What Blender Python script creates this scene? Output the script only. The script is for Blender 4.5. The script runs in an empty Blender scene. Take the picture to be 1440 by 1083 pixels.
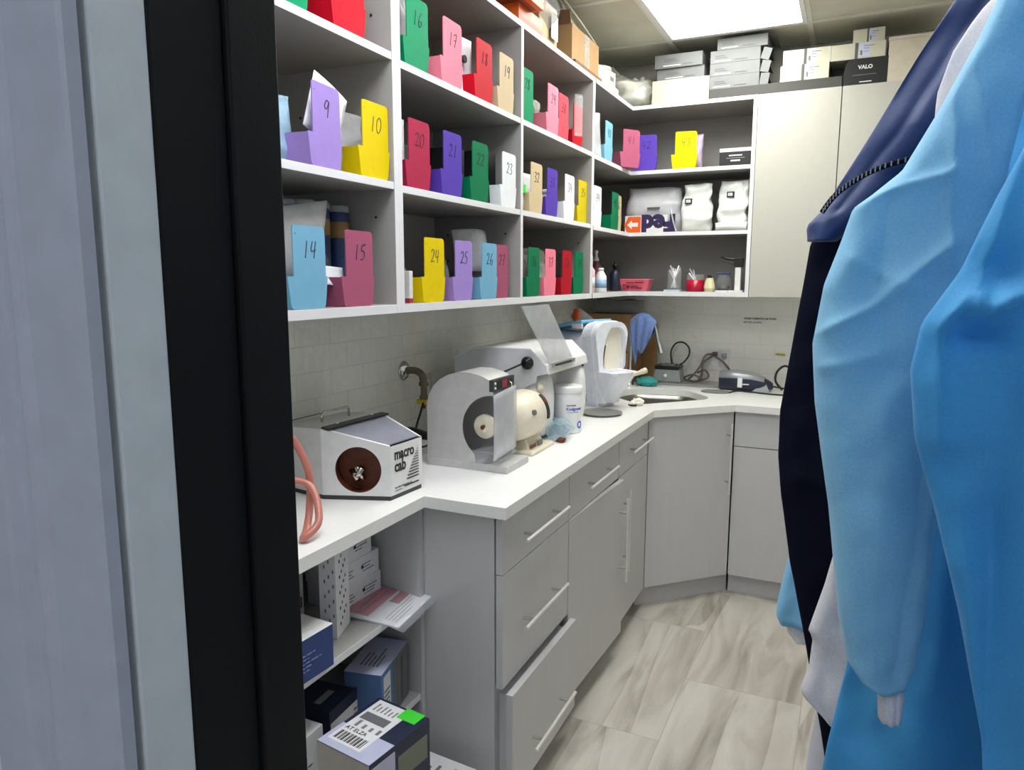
import bpy, math, random
from mathutils import Matrix, Vector, noise
R = math.radians
C = bpy.context.scene.collection
rnd = random.Random(7)

# ------------------------------------------------------------------ materials
def lin(c):
    out = []
    for v in c[:3]:
        v = v / 255.0
        out.append(v / 12.92 if v <= 0.04045 else ((v + 0.055) / 1.055) ** 2.4)
    return tuple(out) + (1.0,)

MATS = {}
def P(name, col, rough=.5, metal=0, var=.04, scale=30, bump=0, bscale=200, alpha=1, trans=0, sheen=0, coat=0, stretch=None, spec=.5):
    m = bpy.data.materials.new(name); m.use_nodes = True
    nt = m.node_tree; b = nt.nodes['Principled BSDF']
    tc = nt.nodes.new('ShaderNodeTexCoord'); mp = nt.nodes.new('ShaderNodeMapping')
    nt.links.new(tc.outputs['Object'], mp.inputs[0])
    if stretch: mp.inputs['Scale'].default_value = stretch
    nz = nt.nodes.new('ShaderNodeTexNoise'); nz.inputs['Scale'].default_value = scale; nz.inputs['Detail'].default_value = 3
    nt.links.new(mp.outputs[0], nz.inputs['Vector'])
    rp = nt.nodes.new('ShaderNodeValToRGB')
    c = lin(col)
    rp.color_ramp.elements[0].color = tuple(max(0, x * (1 - var)) for x in c[:3]) + (1,)
    rp.color_ramp.elements[1].color = tuple(min(1, x * (1 + var)) for x in c[:3]) + (1,)
    rp.color_ramp.elements[0].position = .3; rp.color_ramp.elements[1].position = .7
    nt.links.new(nz.outputs['Fac'], rp.inputs[0]); nt.links.new(rp.outputs[0], b.inputs['Base Color'])
    b.inputs['Roughness'].default_value = rough; b.inputs['Metallic'].default_value = metal
    b.inputs['Specular IOR Level'].default_value = spec
    b.inputs['Alpha'].default_value = alpha
    if trans: b.inputs['Transmission Weight'].default_value = trans
    if sheen: b.inputs['Sheen Weight'].default_value = sheen; b.inputs['Sheen Roughness'].default_value = .4
    if coat: b.inputs['Coat Weight'].default_value = coat
    if bump:
        n2 = nt.nodes.new('ShaderNodeTexNoise'); n2.inputs['Scale'].default_value = bscale; n2.inputs['Detail'].default_value = 7
        nt.links.new(mp.outputs[0], n2.inputs['Vector'])
        bp = nt.nodes.new('ShaderNodeBump'); bp.inputs['Strength'].default_value = bump; bp.inputs['Distance'].default_value = .002
        nt.links.new(n2.outputs['Fac'], bp.inputs['Height']); nt.links.new(bp.outputs[0], b.inputs['Normal'])
    MATS[name] = m
    return m

melamine_shaded = P('melamine_shaded', (163, 161, 157), .5, bump=.08, bscale=500, var=.02)  # panel colour greyed down to carry the shade inside the shelf units
edge_lit = P('melamine_edge_lit', (226, 226, 230), .4, var=.01)
updoor = P('upper_door_laminate', (186, 185, 176), .45, bump=.08, bscale=500, var=.02)
cabgrey = P('cabinet_laminate', (194, 194, 195), .42, bump=.08, bscale=500, var=.02, stretch=(1, 1, .15))
quartz = P('quartz_top', (236, 236, 234), .3, var=.015, scale=60)
steel = P('brushed_steel', (206, 205, 204), .24, 1, bump=.05, bscale=300)
chrome = P('chrome', (210, 210, 210), .12, 1)
sheet = P('sheet_metal', (196, 195, 195), .42, .35, bump=.06, bscale=150, var=.05)
darkmetal = P('dark_metal', (70, 72, 72), .5, .5)
galv = P('dull_brass', (120, 112, 95), .4, .8, var=.2)
white = P('white_plastic', (232, 232, 232), .35)
cream = P('cream_plastic', (226, 218, 196), .4, var=.04)
ivory = P('ivory_box', (196, 194, 176), .6)
offw = P('white_card', (222, 222, 222), .65)
paper = P('paper', (232, 232, 235), .7)
greycard = P('grey_card', (110, 112, 113), .6)
greyl = P('grey_print', (84, 86, 88), .6)
black = P('black_plastic', (14, 14, 15), .35)
blackm = P('black_card', (20, 20, 22), .5)
rubber = P('black_rubber', (18, 18, 18), .55)
ink = P('marker_ink', (35, 35, 60), .6)
print_k = P('black_print', (28, 28, 30), .6)
print_g = P('grey_text', (110, 112, 116), .6)
card = P('cardboard', (158, 124, 84), .75, var=.06, stretch=(1, 1, .2))
card_d = P('brown_card', (112, 78, 54), .75)
navyc = P('navy_card', (28, 38, 66), .5)
bluec = P('blue_card', (36, 62, 122), .45)
lav_lbl = P('lavender_label', (190, 194, 222), .6)
orange = P('orange_card', (224, 98, 18), .4)
orange_d = P('dark_orange_card', (150, 70, 35), .5)
pinkp = P('pink_paper', (226, 108, 140), .6)
redp = P('red_print', (165, 50, 60), .6)
glassy = P('thin_glass', (225, 230, 232), .08, alpha=.09, var=.05)
greenst = P('green_sticker', (70, 225, 60), .5)
teal = P('teal_cloth', (60, 165, 160), .8, bump=.4)
towel_m = P('blue_towel', (104, 128, 182), .95, bump=.6, bscale=500, var=.12, scale=80, sheen=.3)
clearp = P('clear_film', (225, 230, 235), .12, alpha=.16, var=.1)
clearb = P('clear_bag', (228, 230, 226), .18, alpha=.36, var=.12, scale=40)
smoke = P('frosted_plastic', (222, 224, 228), .35, alpha=.42, var=.12, scale=20)
acryl = P('clear_acrylic', (215, 217, 222), .2, alpha=.5, var=.12, scale=12)
hazeb = P('grey_film', (150, 154, 160), .25, alpha=.4, var=.2)
window_m = P('viewing_window', (150, 152, 166), .12, alpha=.9, var=.05)
salmon = P('salmon_tube', (190, 118, 104), .35)
rust = P('brown_membrane', (104, 50, 30), .6, var=.2, scale=60)
mirrorish = P('crumpled_foil', (200, 195, 192), .2, 1)
yellowt = P('yellow_tag', (196, 172, 40), .5)
trimw = P('casing_paint', (198, 200, 210), .45)
jambw = P('wall_paint_cool', (236, 240, 238), .6, bump=.1, bscale=120)
frameb = P('black_frame_paint', (17, 15, 14), .6, bump=.1, bscale=250, spec=.3)
wallp = P('wall_paint', (205, 204, 196), .7, bump=.1, bscale=120)
tileceil = P('ceiling_board', (206, 204, 188), .9, bump=.3, bscale=350, var=.05, scale=8)
tee = P('ceiling_tee', (224, 223, 212), .5)
mat_grey = P('grey_mat', (120, 122, 118), .6)
machine = P('grey_enamel', (140, 146, 146), .4)
navyp = P('navy_plastic', (34, 40, 62), .35)
silverp = P('silver_plastic', (160, 164, 170), .35, .3)
skyp = P('sky_blue_plastic', (120, 185, 225), .35)
trimm = P('pale_blue_enamel', (226, 229, 238), .35)
cyl_pink = P('pink_plastic', (238, 110, 130), .4)
crim = P('crimson_liquid', (170, 14, 48), .25)
purpl = P('plum_liquid', (120, 50, 86), .35)
fedo = P('orange_print', (230, 96, 30), .5)
fedp = P('purple_print', (42, 28, 78), .5)
gbag = P('mailer_film', (196, 198, 204), .35, bump=.3, bscale=30)
wbag = P('white_pouch', (228, 232, 228), .3, bump=.25, bscale=40)
wood = P('brown_wood', (158, 124, 80), .6, stretch=(1, 1, .1), var=.2)
tin = P('beige_label', (176, 140, 92), .5)
bluet = P('blue_label', (52, 70, 122), .4)

def gown_mat(name, col, var=.09, rough=.7, sheen=.2, trl=.25):
    m = P(name, col, rough, var=var, scale=6, bump=.35, bscale=55, sheen=sheen)
    nn = [n for n in m.node_tree.nodes if n.type == 'TEX_NOISE'][0]; nn.inputs['Scale'].default_value = 420
    nt = m.node_tree; b = nt.nodes['Principled BSDF']; out = nt.nodes['Material Output']
    if trl:
        t = nt.nodes.new('ShaderNodeBsdfTranslucent'); mx = nt.nodes.new('ShaderNodeMixShader')
        t.inputs[0].default_value = lin(col); mx.inputs[0].default_value = trl
        nt.links.new(b.outputs[0], mx.inputs[1]); nt.links.new(t.outputs[0], mx.inputs[2]); nt.links.new(mx.outputs[0], out.inputs[0])
    return m
g_light = gown_mat('light_blue_nonwoven', (156, 216, 244), trl=.3)
g_blue = gown_mat('blue_nonwoven', (84, 184, 240), trl=.3)
g_navy = gown_mat('navy_cloth', (6, 9, 30), var=.2, sheen=0, rough=.75, trl=0)
g_navy.node_tree.nodes['Principled BSDF'].inputs['Specular IOR Level'].default_value = .15
g_navy_lit = gown_mat('navy_cloth_lit', (32, 54, 104), var=.15, sheen=.3, rough=.55, trl=0)  # lighter copy of the navy cloth, with the lit sheen put into its colour
g_grey = gown_mat('grey_nonwoven', (238, 236, 238))
g_white = gown_mat('white_knit', (228, 230, 236), trl=.1)

def emit(name, col, s):
    m = bpy.data.materials.new(name); m.use_nodes = True; nt = m.node_tree
    nt.nodes.remove(nt.nodes['Principled BSDF'])
    e = nt.nodes.new('ShaderNodeEmission'); e.inputs[0].default_value = lin(col); e.inputs[1].default_value = s
    nt.links.new(e.outputs[0], nt.nodes['Material Output'].inputs[0]); return m

def subway(name, rot):
    m = P(name, (232, 232, 224), .08)
    nt = m.node_tree; b = nt.nodes['Principled BSDF']
    tc = nt.nodes['Texture Coordinate']; sp = nt.nodes.new('ShaderNodeSeparateXYZ'); cb = nt.nodes.new('ShaderNodeCombineXYZ')
    nt.links.new(tc.outputs['Object'], sp.inputs[0])
    nt.links.new(sp.outputs[1 if rot else 0], cb.inputs[0]); nt.links.new(sp.outputs[2], cb.inputs[1])
    mp = nt.nodes.new('ShaderNodeMapping'); mp.inputs['Location'].default_value = (.097, .007, 0)
    nt.links.new(cb.outputs[0], mp.inputs[0])
    br = nt.nodes.new('ShaderNodeTexBrick'); br.inputs['Scale'].default_value = 1
    br.inputs['Brick Width'].default_value = .152; br.inputs['Row Height'].default_value = .076; br.inputs['Mortar Size'].default_value = .0016
    br.inputs['Mortar Smooth'].default_value = .3
    br.inputs['Color1'].default_value = lin((230, 230, 223)); br.inputs['Color2'].default_value = lin((227, 227, 220)); br.inputs['Mortar'].default_value = lin((216, 215, 207))
    nt.links.new(mp.outputs[0], br.inputs[0]); nt.links.new(br.outputs[0], b.inputs['Base Color'])
    n = nt.nodes.new('ShaderNodeTexNoise'); n.inputs['Scale'].default_value = 14; nt.links.new(mp.outputs[0], n.inputs[0])
    b1 = nt.nodes.new('ShaderNodeBump'); b1.inputs['Strength'].default_value = .6; b1.inputs['Distance'].default_value = .012; nt.links.new(n.outputs[0], b1.inputs['Height'])
    b2 = nt.nodes.new('ShaderNodeBump'); b2.inputs['Strength'].default_value = .5; b2.inputs['Distance'].default_value = .001; b2.invert = True
    nt.links.new(br.outputs['Fac'], b2.inputs['Height']); nt.links.new(b1.outputs[0], b2.inputs['Normal']); nt.links.new(b2.outputs[0], b.inputs['Normal'])
    return m
tile_l = subway('subway_tile_left', True); tile_b = subway('subway_tile_back', False)

def floor_mat():
    m = P('veined_floor_tile', (190, 184, 174), .35); nt = m.node_tree; b = nt.nodes['Principled BSDF']; L = nt.links.new
    tc = nt.nodes['Texture Coordinate']
    mp = nt.nodes.new('ShaderNodeMapping'); mp.inputs['Rotation'].default_value = (0, 0, R(90)); mp.inputs['Location'].default_value = (.64, -.108 + .0, 0)
    L(tc.outputs['Object'], mp.inputs[0])
    br = nt.nodes.new('ShaderNodeTexBrick'); br.inputs['Scale'].default_value = 1; br.inputs['Brick Width'].default_value = .81; br.inputs['Row Height'].default_value = .405
    br.inputs['Mortar Size'].default_value = .0012; br.inputs['Color1'].default_value = (0, 0, 0, 1); br.inputs['Color2'].default_value = (1, 1, 1, 1); br.inputs['Mortar'].default_value = (.5, .5, .5, 1)
    L(mp.outputs[0], br.inputs[0])
    sc = nt.nodes.new('ShaderNodeVectorMath'); sc.operation = 'MULTIPLY_ADD'; sc.inputs[1].default_value = (3, 5, 7)
    L(br.outputs[0], sc.inputs[0]); L(tc.outputs['Object'], sc.inputs[2])
    m2 = nt.nodes.new('ShaderNodeMapping'); m2.inputs['Rotation'].default_value = (0, 0, R(-6)); m2.inputs['Scale'].default_value = (3.4, .55, 1)
    L(sc.outputs[0], m2.inputs[0])
    wv = nt.nodes.new('ShaderNodeTexWave'); wv.inputs['Scale'].default_value = 1.0; L(m2.outputs[0], wv.inputs[0])
    n4 = nt.nodes.new('ShaderNodeTexNoise'); n4.inputs['Scale'].default_value = .75; n4.inputs['Detail'].default_value = 1.5; n4.inputs['Roughness'].default_value = .4; L(m2.outputs[0], n4.inputs[0])
    k1 = nt.nodes.new('ShaderNodeMath'); k1.operation = 'MULTIPLY'; k1.inputs[1].default_value = 5.5; L(n4.outputs['Fac'], k1.inputs[0])
    sx = nt.nodes.new('ShaderNodeSeparateXYZ'); L(m2.outputs[0], sx.inputs[0]); k1b = nt.nodes.new('ShaderNodeMath'); k1b.operation = 'MULTIPLY_ADD'; k1b.inputs[1].default_value = 1.7; L(sx.outputs[0], k1b.inputs[0]); L(k1.outputs[0], k1b.inputs[2])
    k2 = nt.nodes.new('ShaderNodeMath'); k2.operation = 'FRACT'; L(k1b.outputs[0], k2.inputs[0])
    k3 = nt.nodes.new('ShaderNodeMath'); k3.operation = 'POWER'; k3.inputs[1].default_value = 3.5; L(k2.outputs[0], k3.inputs[0])
    nz = nt.nodes.new('ShaderNodeTexNoise'); nz.inputs['Scale'].default_value = 3; nz.inputs['Detail'].default_value = 6; nz.inputs['Distortion'].default_value = 1.2; L(m2.outputs[0], nz.inputs[0])
    mx = nt.nodes.new('ShaderNodeMath'); mx.operation = 'MULTIPLY_ADD'; mx.inputs[1].default_value = -.22; L(k3.outputs[0], mx.inputs[0])
    m3 = nt.nodes.new('ShaderNodeMath'); m3.operation = 'MULTIPLY'; m3.inputs[1].default_value = 1.15; L(nz.outputs['Fac'], m3.inputs[0]); L(m3.outputs[0], mx.inputs[2])
    rp = nt.nodes.new('ShaderNodeValToRGB'); e = rp.color_ramp.elements
    e[0].position = .2; e[0].color = lin((146, 139, 129)); e[1].position = .85; e[1].color = lin((206, 201, 192))
    k = rp.color_ramp.elements.new(.5); k.color = lin((186, 180, 170))
    k = rp.color_ramp.elements.new(.56); k.color = lin((192, 187, 178))
    L(mx.outputs[0], rp.inputs[0])
    mm = nt.nodes.new('ShaderNodeMixRGB'); mm.inputs[2].default_value = lin((160, 154, 145)); L(br.outputs['Fac'], mm.inputs[0]); L(rp.outputs[0], mm.inputs[1])
    L(mm.outputs[0], b.inputs['Base Color']); return m
floor_m = floor_mat()

# ------------------------------------------------------------------ mesh helpers
def tmp_mesh(data):
    o = bpy.data.objects.new('tmp', data); C.objects.link(o)
    dg = bpy.context.evaluated_depsgraph_get(); dg.update()
    me = bpy.data.meshes.new_from_object(o.evaluated_get(dg))
    vs = [v.co.copy() for v in me.vertices]; fs = [tuple(p.vertices) for p in me.polygons]
    bpy.data.objects.remove(o); bpy.data.meshes.remove(me); bpy.data.curves.remove(data)
    return vs, fs

def flat(outlines, t):
    """2D outlines (outer and holes) filled and extruded by t, centred on z=0"""
    c = bpy.data.curves.new('c', 'CURVE'); c.dimensions = '2D'; c.fill_mode = 'BOTH'; c.extrude = t / 2
    for ol in outlines:
        s = c.splines.new('POLY'); s.points.add(len(ol) - 1); s.use_cyclic_u = True
        for p, q in zip(s.points, ol): p.co = (q[0], q[1], 0, 1)
    return tmp_mesh(c)

def txt(body, size, t=.0004, align='LEFT', bold=0):
    c = bpy.data.curves.new('t', 'FONT'); c.body = body; c.size = size; c.extrude = t; c.align_x = align; c.offset = bold; c.resolution_u = 3
    return tmp_mesh(c)

def circ(cx, cy, r, n=24, a0=0, a1=360):
    full = abs(a1 - a0) >= 360
    m = n if full else n + 1
    return [(cx + r * math.cos(R(a0 + (a1 - a0) * i / n)), cy + r * math.sin(R(a0 + (a1 - a0) * i / n))) for i in range(m)]

def rrect(x0, y0, x1, y1, r, n=5):
    return circ(x1 - r, y1 - r, r, n, 0, 90) + circ(x0 + r, y1 - r, r, n, 90, 180) + circ(x0 + r, y0 + r, r, n, 180, 270) + circ(x1 - r, y0 + r, r, n, 270, 360)

def basis(o, u, v):
    u = Vector(u).normalized(); v = Vector(v); v = (v - u * v.dot(u)).normalized(); n = u.cross(v)
    return Matrix(((u.x, v.x, n.x, o[0]), (u.y, v.y, n.y, o[1]), (u.z, v.z, n.z, o[2]), (0, 0, 0, 1)))

def smoothpath(pts, n=8):
    pts = [Vector(p) for p in pts]; out = []
    for i in range(len(pts) - 1):
        p0 = pts[max(i - 1, 0)]; p1 = pts[i]; p2 = pts[i + 1]; p3 = pts[min(i + 2, len(pts) - 1)]
        for k in range(n):
            t = k / n
            out.append(.5 * ((2 * p1) + (p2 - p0) * t + (2 * p0 - 5 * p1 + 4 * p2 - p3) * t * t + (3 * p1 - p0 - 3 * p2 + p3) * t ** 3))
    out.append(pts[-1]); return out

class G:
    def __init__(s): s.v = []; s.f = []; s.mi = []; s.sm = []; s.mats = []
    def add(s, vs, fs, m, smooth=False, xf=None):
        if m not in s.mats: s.mats.append(m)
        k = s.mats.index(m); n = len(s.v)
        for v in vs:
            v = Vector(v); s.v.append(xf @ v if xf is not None else v)
        for f in fs: s.f.append(tuple(i + n for i in f)); s.mi.append(k); s.sm.append(smooth)
        return s
    def box(s, a, b, m, xf=None):
        x0, y0, z0 = a; x1, y1, z1 = b
        vs = [(x0, y0, z0), (x1, y0, z0), (x1, y1, z0), (x0, y1, z0), (x0, y0, z1), (x1, y0, z1), (x1, y1, z1), (x0, y1, z1)]
        return s.add(vs, [(0, 3, 2, 1), (4, 5, 6, 7), (0, 1, 5, 4), (1, 2, 6, 5), (2, 3, 7, 6), (3, 0, 4, 7)], m, xf=xf)
    def flat(s, ol, t, m, xf=None): return s.add(*flat(ol, t), m, xf=xf)
    def text(s, body, size, m, xf, align='LEFT', bold=0): return s.add(*txt(body, size, align=align, bold=bold), m, xf=xf)
    def tube(s, pts, r, m, n=10, closed=False, cap=True, ry=None):
        pts = [Vector(p) for p in pts]; rings = []
        up = None
        for i, p in enumerate(pts):
            a = pts[i - 1] if i > 0 else (pts[-1] if closed else p); b = pts[(i + 1) % len(pts)] if (i < len(pts) - 1 or closed) else p
            d = (b - a).normalized()
            if up is None:
                up = Vector((0, 0, 1)) if abs(d.z) < .9 else Vector((1, 0, 0))
            sx = d.cross(up).normalized(); up = sx.cross(d).normalized()
            rr = r[i] if isinstance(r, (list, tuple)) else r
            rings.append([p + sx * rr * math.cos(2 * math.pi * k / n) + up * (ry or rr) * math.sin(2 * math.pi * k / n) for k in range(n)])
        return s.loft(rings, m, True, cap and not closed, closed)
    def loft(s, rings, m, smooth=True, cap=True, closed=False, xf=None):
        n = len(rings[0]); vs = [p for r in rings for p in r]; fs = []
        N = len(rings)
        for i in range(N if closed else N - 1):
            a = i * n; b = ((i + 1) % N) * n
            for k in range(n): fs.append((a + k, a + (k + 1) % n, b + (k + 1) % n, b + k))
        if cap and not closed: fs.append(tuple(range(n - 1, -1, -1))); fs.append(tuple((N - 1) * n + k for k in range(n)))
        return s.add(vs, fs, m, smooth, xf)
    def cyl(s, a, b, r, m, n=20, r2=None, smooth=True):
        a = Vector(a); b = Vector(b); d = (b - a).normalized(); up = Vector((0, 0, 1)) if abs(d.z) < .9 else Vector((1, 0, 0))
        x = d.cross(up).normalized(); y = x.cross(d)
        r2 = r if r2 is None else r2
        rg = lambda c, q: [c + x * q * math.cos(2 * math.pi * k / n) + y * q * math.sin(2 * math.pi * k / n) for k in range(n)]
        A = rg(a, r); B = rg(b, r2); nv = A + B
        s.add(nv, [(k, (k + 1) % n, n + (k + 1) % n, n + k) for k in range(n)], m, smooth)
        s.add(A, [tuple(range(n - 1, -1, -1))], m); s.add(B, [tuple(range(n))], m); return s
    def lathe(s, prof, m, n=28, xf=None, smooth=True):
        rings = [[Vector((r * math.cos(2 * math.pi * k / n), r * math.sin(2 * math.pi * k / n), z)) for k in range(n)] for r, z in prof]
        return s.loft(rings, m, smooth, True, xf=xf)
    def build(s, name, parent=None, loc=(0, 0, 0), rz=0, bevel=0, seg=2, rot=None, label=None):
        me = bpy.data.meshes.new(name); me.from_pydata([tuple(v) for v in s.v], [], s.f)
        for m in s.mats: me.materials.append(m)
        me.polygons.foreach_set('material_index', s.mi); me.polygons.foreach_set('use_smooth', s.sm)
        me.update()
        o = bpy.data.objects.new(name, me); C.objects.link(o)
        o.location = loc; o.rotation_euler = rot or (0, 0, rz)
        if parent: o.parent = parent
        if bevel:
            md = o.modifiers.new('Bevel', 'BEVEL'); md.width = bevel; md.segments = seg; md.limit_method = 'ANGLE'; md.angle_limit = R(40)
        if label: o['label'] = label
        return o

def thing(name, label, cat, loc=(0, 0, 0), rz=0, group=None, rot=None):
    o = bpy.data.objects.new(name, None); C.objects.link(o); o.empty_display_size = .05
    o.location = loc; o.rotation_euler = rot or (0, 0, rz); return tag(o, label, cat, group)
def tag(o, label, cat, group=None):
    o['label'] = label; o['category'] = cat
    if group: o['group'] = group
    return o
def struct(o, label=None):
    o['kind'] = 'structure'
    if label: o['label'] = label
    return o
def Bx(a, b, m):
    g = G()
    if m is melamine_shaded and b[0] > .3:  # front edge painted paler, as lit against the shaded interior
        return g.box(a, (b[0] - .0012, b[1], b[2]), m).box((b[0] - .0012, a[1], a[2]), b, edge_lit)
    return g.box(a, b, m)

# ------------------------------------------------------------------ measured layout
XU, YA, YB, YC, YUB, YW = .348, .045, .802, 1.545, 2.136, 2.485
XR, CH = 1.95, 2.6
ZT, Z2, Z1, ZB = 2.317, 2.010, 1.710, 1.412
TH = .018

# ------------------------------------------------------------------ room shell
struct(Bx((-.1, -3.6, -.1), (3.2, 2.6, 0), floor_m).build('floor'), 'grey beige veined stone-look floor tiles')
wl = G(); wl.box((-.1, -1.0, 0), (0, 2.585, .914), wallp).box((-.1, -1.0, .914), (0, 2.585, 1.45), tile_l).box((-.1, -1.0, 1.45), (0, 2.585, CH), wallp)
struct(wl.build('wall_left'), 'left wall with glossy white subway tile above the counter')
wb = G(); wb.box((0, YW, 0), (XR + .1, YW + .1, .914), wallp).box((0, YW, .914), (XR + .1, YW + .1, 1.45), tile_b).box((0, YW, 1.45), (XR + .1, YW + .1, CH), wallp)
struct(wb.build('wall_back'), 'back wall with white subway tile backsplash')
struct(Bx((XR, -1.01, 0), (XR + .1, YW, CH), wallp).build('wall_right'))
wf = G()
wf.box((-.1, -1.18, 0), (.925, -1.01, CH), jambw).box((1.92, -1.18, 0), (3.2, -1.01, CH), jambw).box((.925, -1.18, 2.12), (1.92, -1.01, CH), jambw)
struct(wf.build('wall_front'), 'wall with the doorway the photo looks through')
struct(Bx((-.2, -3.6, 0), (-.1, -1.01, CH), jambw).build('wall_corridor_left'))
struct(Bx((-.1, -3.7, 0), (3.2, -3.6, CH), jambw).build('wall_corridor_back'))
struct(Bx((3.2, -3.6, 0), (3.3, -1.01, CH), jambw).build('wall_corridor_right'))
# door lining: white strip, black post, casing
j = G(); j.box((.925, -1.172, 0), (.939, -1.128, 2.12), jambw); j.box((1.905, -1.18, 0), (1.92, -1.01, 2.12), jambw)
struct(j.build('trim_2', bevel=.002), 'pale grey-green painted door lining strip')
f = G(); f.box((.89, -1.128, 0), (.9395, -1.0605, 2.12), frameb); f.box((.89, -1.06, 0), (.9445, -1.006, 2.12), frameb)
struct(f.build('door_frame', bevel=.002), 'black door frame upright between the white trim and the shelves')
# moulded casing (profile in plan, extruded up)
prof = [(.80, -1.18), (.80, -1.196), (.806, -1.200), (.846, -1.200), (.851, -1.1985), (.856, -1.1935), (.861, -1.1925), (.868, -1.1925), (.872, -1.1965), (.876, -1.1975), (.880, -1.1945), (.884, -1.1925), (.938, -1.1925), (.9405, -1.190), (.9405, -1.18)]
vs, fs = flat([prof], 2.2)
struct(G().add(vs, fs, trimw, xf=Matrix.Translation((0, 0, 1.1))).build('trim_1'), 'lavender white moulded door casing at the left edge')

# ceiling grid
cg = G(); xs = [-.09, .52, 1.142, 1.752, 1.95]; ys = [-1.01, -.92, -.31, .30, .91, 1.52, 2.13, 2.485]
cg.box((-.1, -1.01, CH + .004), (XR + .1, YW, CH + .02), tileceil)
struct(cg.build('ceiling'), 'suspended ceiling of pale boards')
ct = G()
for x in xs[:-1]:
    ct.box((x - .012, -1.01, CH - .002), (x + .012, YW, CH + .005), tee)
for y in ys[1:-1]:
    ct.box((0, y - .012, CH - .0025), (XR, y + .012, CH + .0045), tee)
struct(ct.build('trim_3'), 'painted metal grid between the ceiling boards')
struct(Bx((-.1, -3.6, CH), (3.2, -1.18, CH + .02), tileceil).build('ceiling_corridor'))

L_main = emit('light_panel', (253, 253, 244), 8.2)
L_fill_front = emit('unseen_fill_front', (250, 251, 255), 7.2)  # unseen panel, added to brighten bin faces and gowns
L_fill_corr = emit('unseen_fill_corridor', (226, 234, 255), 4.6)  # unseen source added behind the camera to light door trim and gowns
def troffer(x, y0, y1, m, label, w=.57):
    t = thing('ceiling_light', label, 'ceiling light', (x, (y0 + y1) / 2, CH), group='recessed ceiling light panels')
    h = (y1 - y0) / 2
    g = G(); a = w / 2 + .02
    g.flat([[(-a, -h), (a, -h), (a, h), (-a, h)], [(-w / 2, -h + .02), (w / 2, -h + .02), (w / 2, h - .02), (-w / 2, h - .02)]], .012, white, Matrix.Translation((0, 0, -.004)))
    g.build('frame', t)
    Bx((-w / 2, -h + .02, -.006), (w / 2, h - .02, -.003), m).build('diffuser', t)
troffer(.831, .925, 2.105, L_main, 'bright rectangular light panel set in the ceiling over the back shelves')
troffer(.831, -.905, .275, L_fill_front, 'unseen light panel added near the doorway to light the bins and gowns')
troffer(1.5, -3.2, -2.0, L_fill_corr, 'unseen cool light panel added outside the doorway')

# ------------------------------------------------------------------ upper shelving
def pins(g, x0s, y, zs):
    for x in x0s:
        for z in zs: g.cyl((x, y, z), (x, y - .0015, z), .0035, rubber, 8)
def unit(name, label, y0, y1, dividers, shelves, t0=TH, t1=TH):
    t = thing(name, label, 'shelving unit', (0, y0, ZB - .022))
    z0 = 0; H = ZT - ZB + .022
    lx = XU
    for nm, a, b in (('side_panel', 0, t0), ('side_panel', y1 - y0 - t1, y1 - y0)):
        g = Bx((0, a, 0), (lx, b, H), melamine_shaded)
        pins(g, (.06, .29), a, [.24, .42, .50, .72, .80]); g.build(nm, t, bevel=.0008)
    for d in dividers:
        g = Bx((.004, d - y0, .022), (lx, d - y0 + TH, H - TH), melamine_shaded); pins(g, (.06, .29), d - y0, [.15, .24, .42, .50, .72, .80]); g.build('divider', t, bevel=.0008)
    Bx((0, t0, H - TH), (lx - .0005, y1 - y0 - t1, H), melamine_shaded).build('top_panel', t, bevel=.0008)
    Bx((0, t0, 0), (lx - .0005, y1 - y0 - t1, .022), melamine_shaded).build('bottom_panel', t, bevel=.0008)
    Bx((.0, t0, .022), (.004, y1 - y0 - t1, H - TH), melamine_shaded).build('back_panel', t)
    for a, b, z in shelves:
        Bx((.004, a - y0, z - TH - ZB + .022), (lx - .002, b - y0, z - ZB + .022), melamine_shaded).build('shelf', t, bevel=.0008)
unit('wall_shelf', 'open wall shelving unit nearest the door holding bins 9 to 15', -.70, YA + .018, [], [(-.682, YA, 2.019), (-.682, YA, 1.714)])
unit('wall_shelf', 'open wall shelving with two bays holding bins 16 to 39', YA + .018, YC + .009, [YB], [(YA + .036, YB, Z2), (YA + .036, YB, Z1), (YB + TH, YC - .009, Z2), (YB + TH, YC - .009, Z1)])
# corner unit
t = thing('corner_shelf', 'corner wall shelving wrapping from the left wall to the back wall', 'shelving unit', (0, YC + .009, ZB - .022))
y0 = YC + .009; H = ZT - ZB + .022
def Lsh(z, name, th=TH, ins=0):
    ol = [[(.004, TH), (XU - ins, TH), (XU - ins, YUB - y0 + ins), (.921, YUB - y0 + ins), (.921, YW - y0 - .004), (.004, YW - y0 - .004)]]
    vs, fs = flat(ol, th); zz = z - ZB + .022; yq = YUB - y0 + ins; g = G().add(vs, fs, melamine_shaded, xf=Matrix.Translation((0, 0, zz - th / 2)))
    g.box((XU - ins, TH, zz - th), (XU - ins + .0012, yq, zz), edge_lit).box((XU - ins, yq - .0012, zz - th), (.921, yq, zz), edge_lit).build(name, t)
Bx((0, 0, 0), (XU, TH - .009, H), melamine_shaded).build('side_panel', t, bevel=.0008)
G().box((.921, YUB - y0 + .0012, 0), (.939, YW - y0, H), melamine_shaded).box((.921, YUB - y0, 0), (.939, YUB - y0 + .0012, H), edge_lit).build('side_panel', t, bevel=.0008)
g = G(); g.box((0, TH, .022), (.004, YW - y0, H - TH), melamine_shaded); g.box((.004, YW - y0 - .004, .022), (.921, YW - y0, H - TH), melamine_shaded); g.build('back_panel', t)
Lsh(ZT, 'top_panel'); Lsh(2.007, 'shelf', ins=.002); Lsh(1.706, 'shelf', ins=.002); Lsh(ZB, 'bottom_panel', th=.022)
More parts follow.
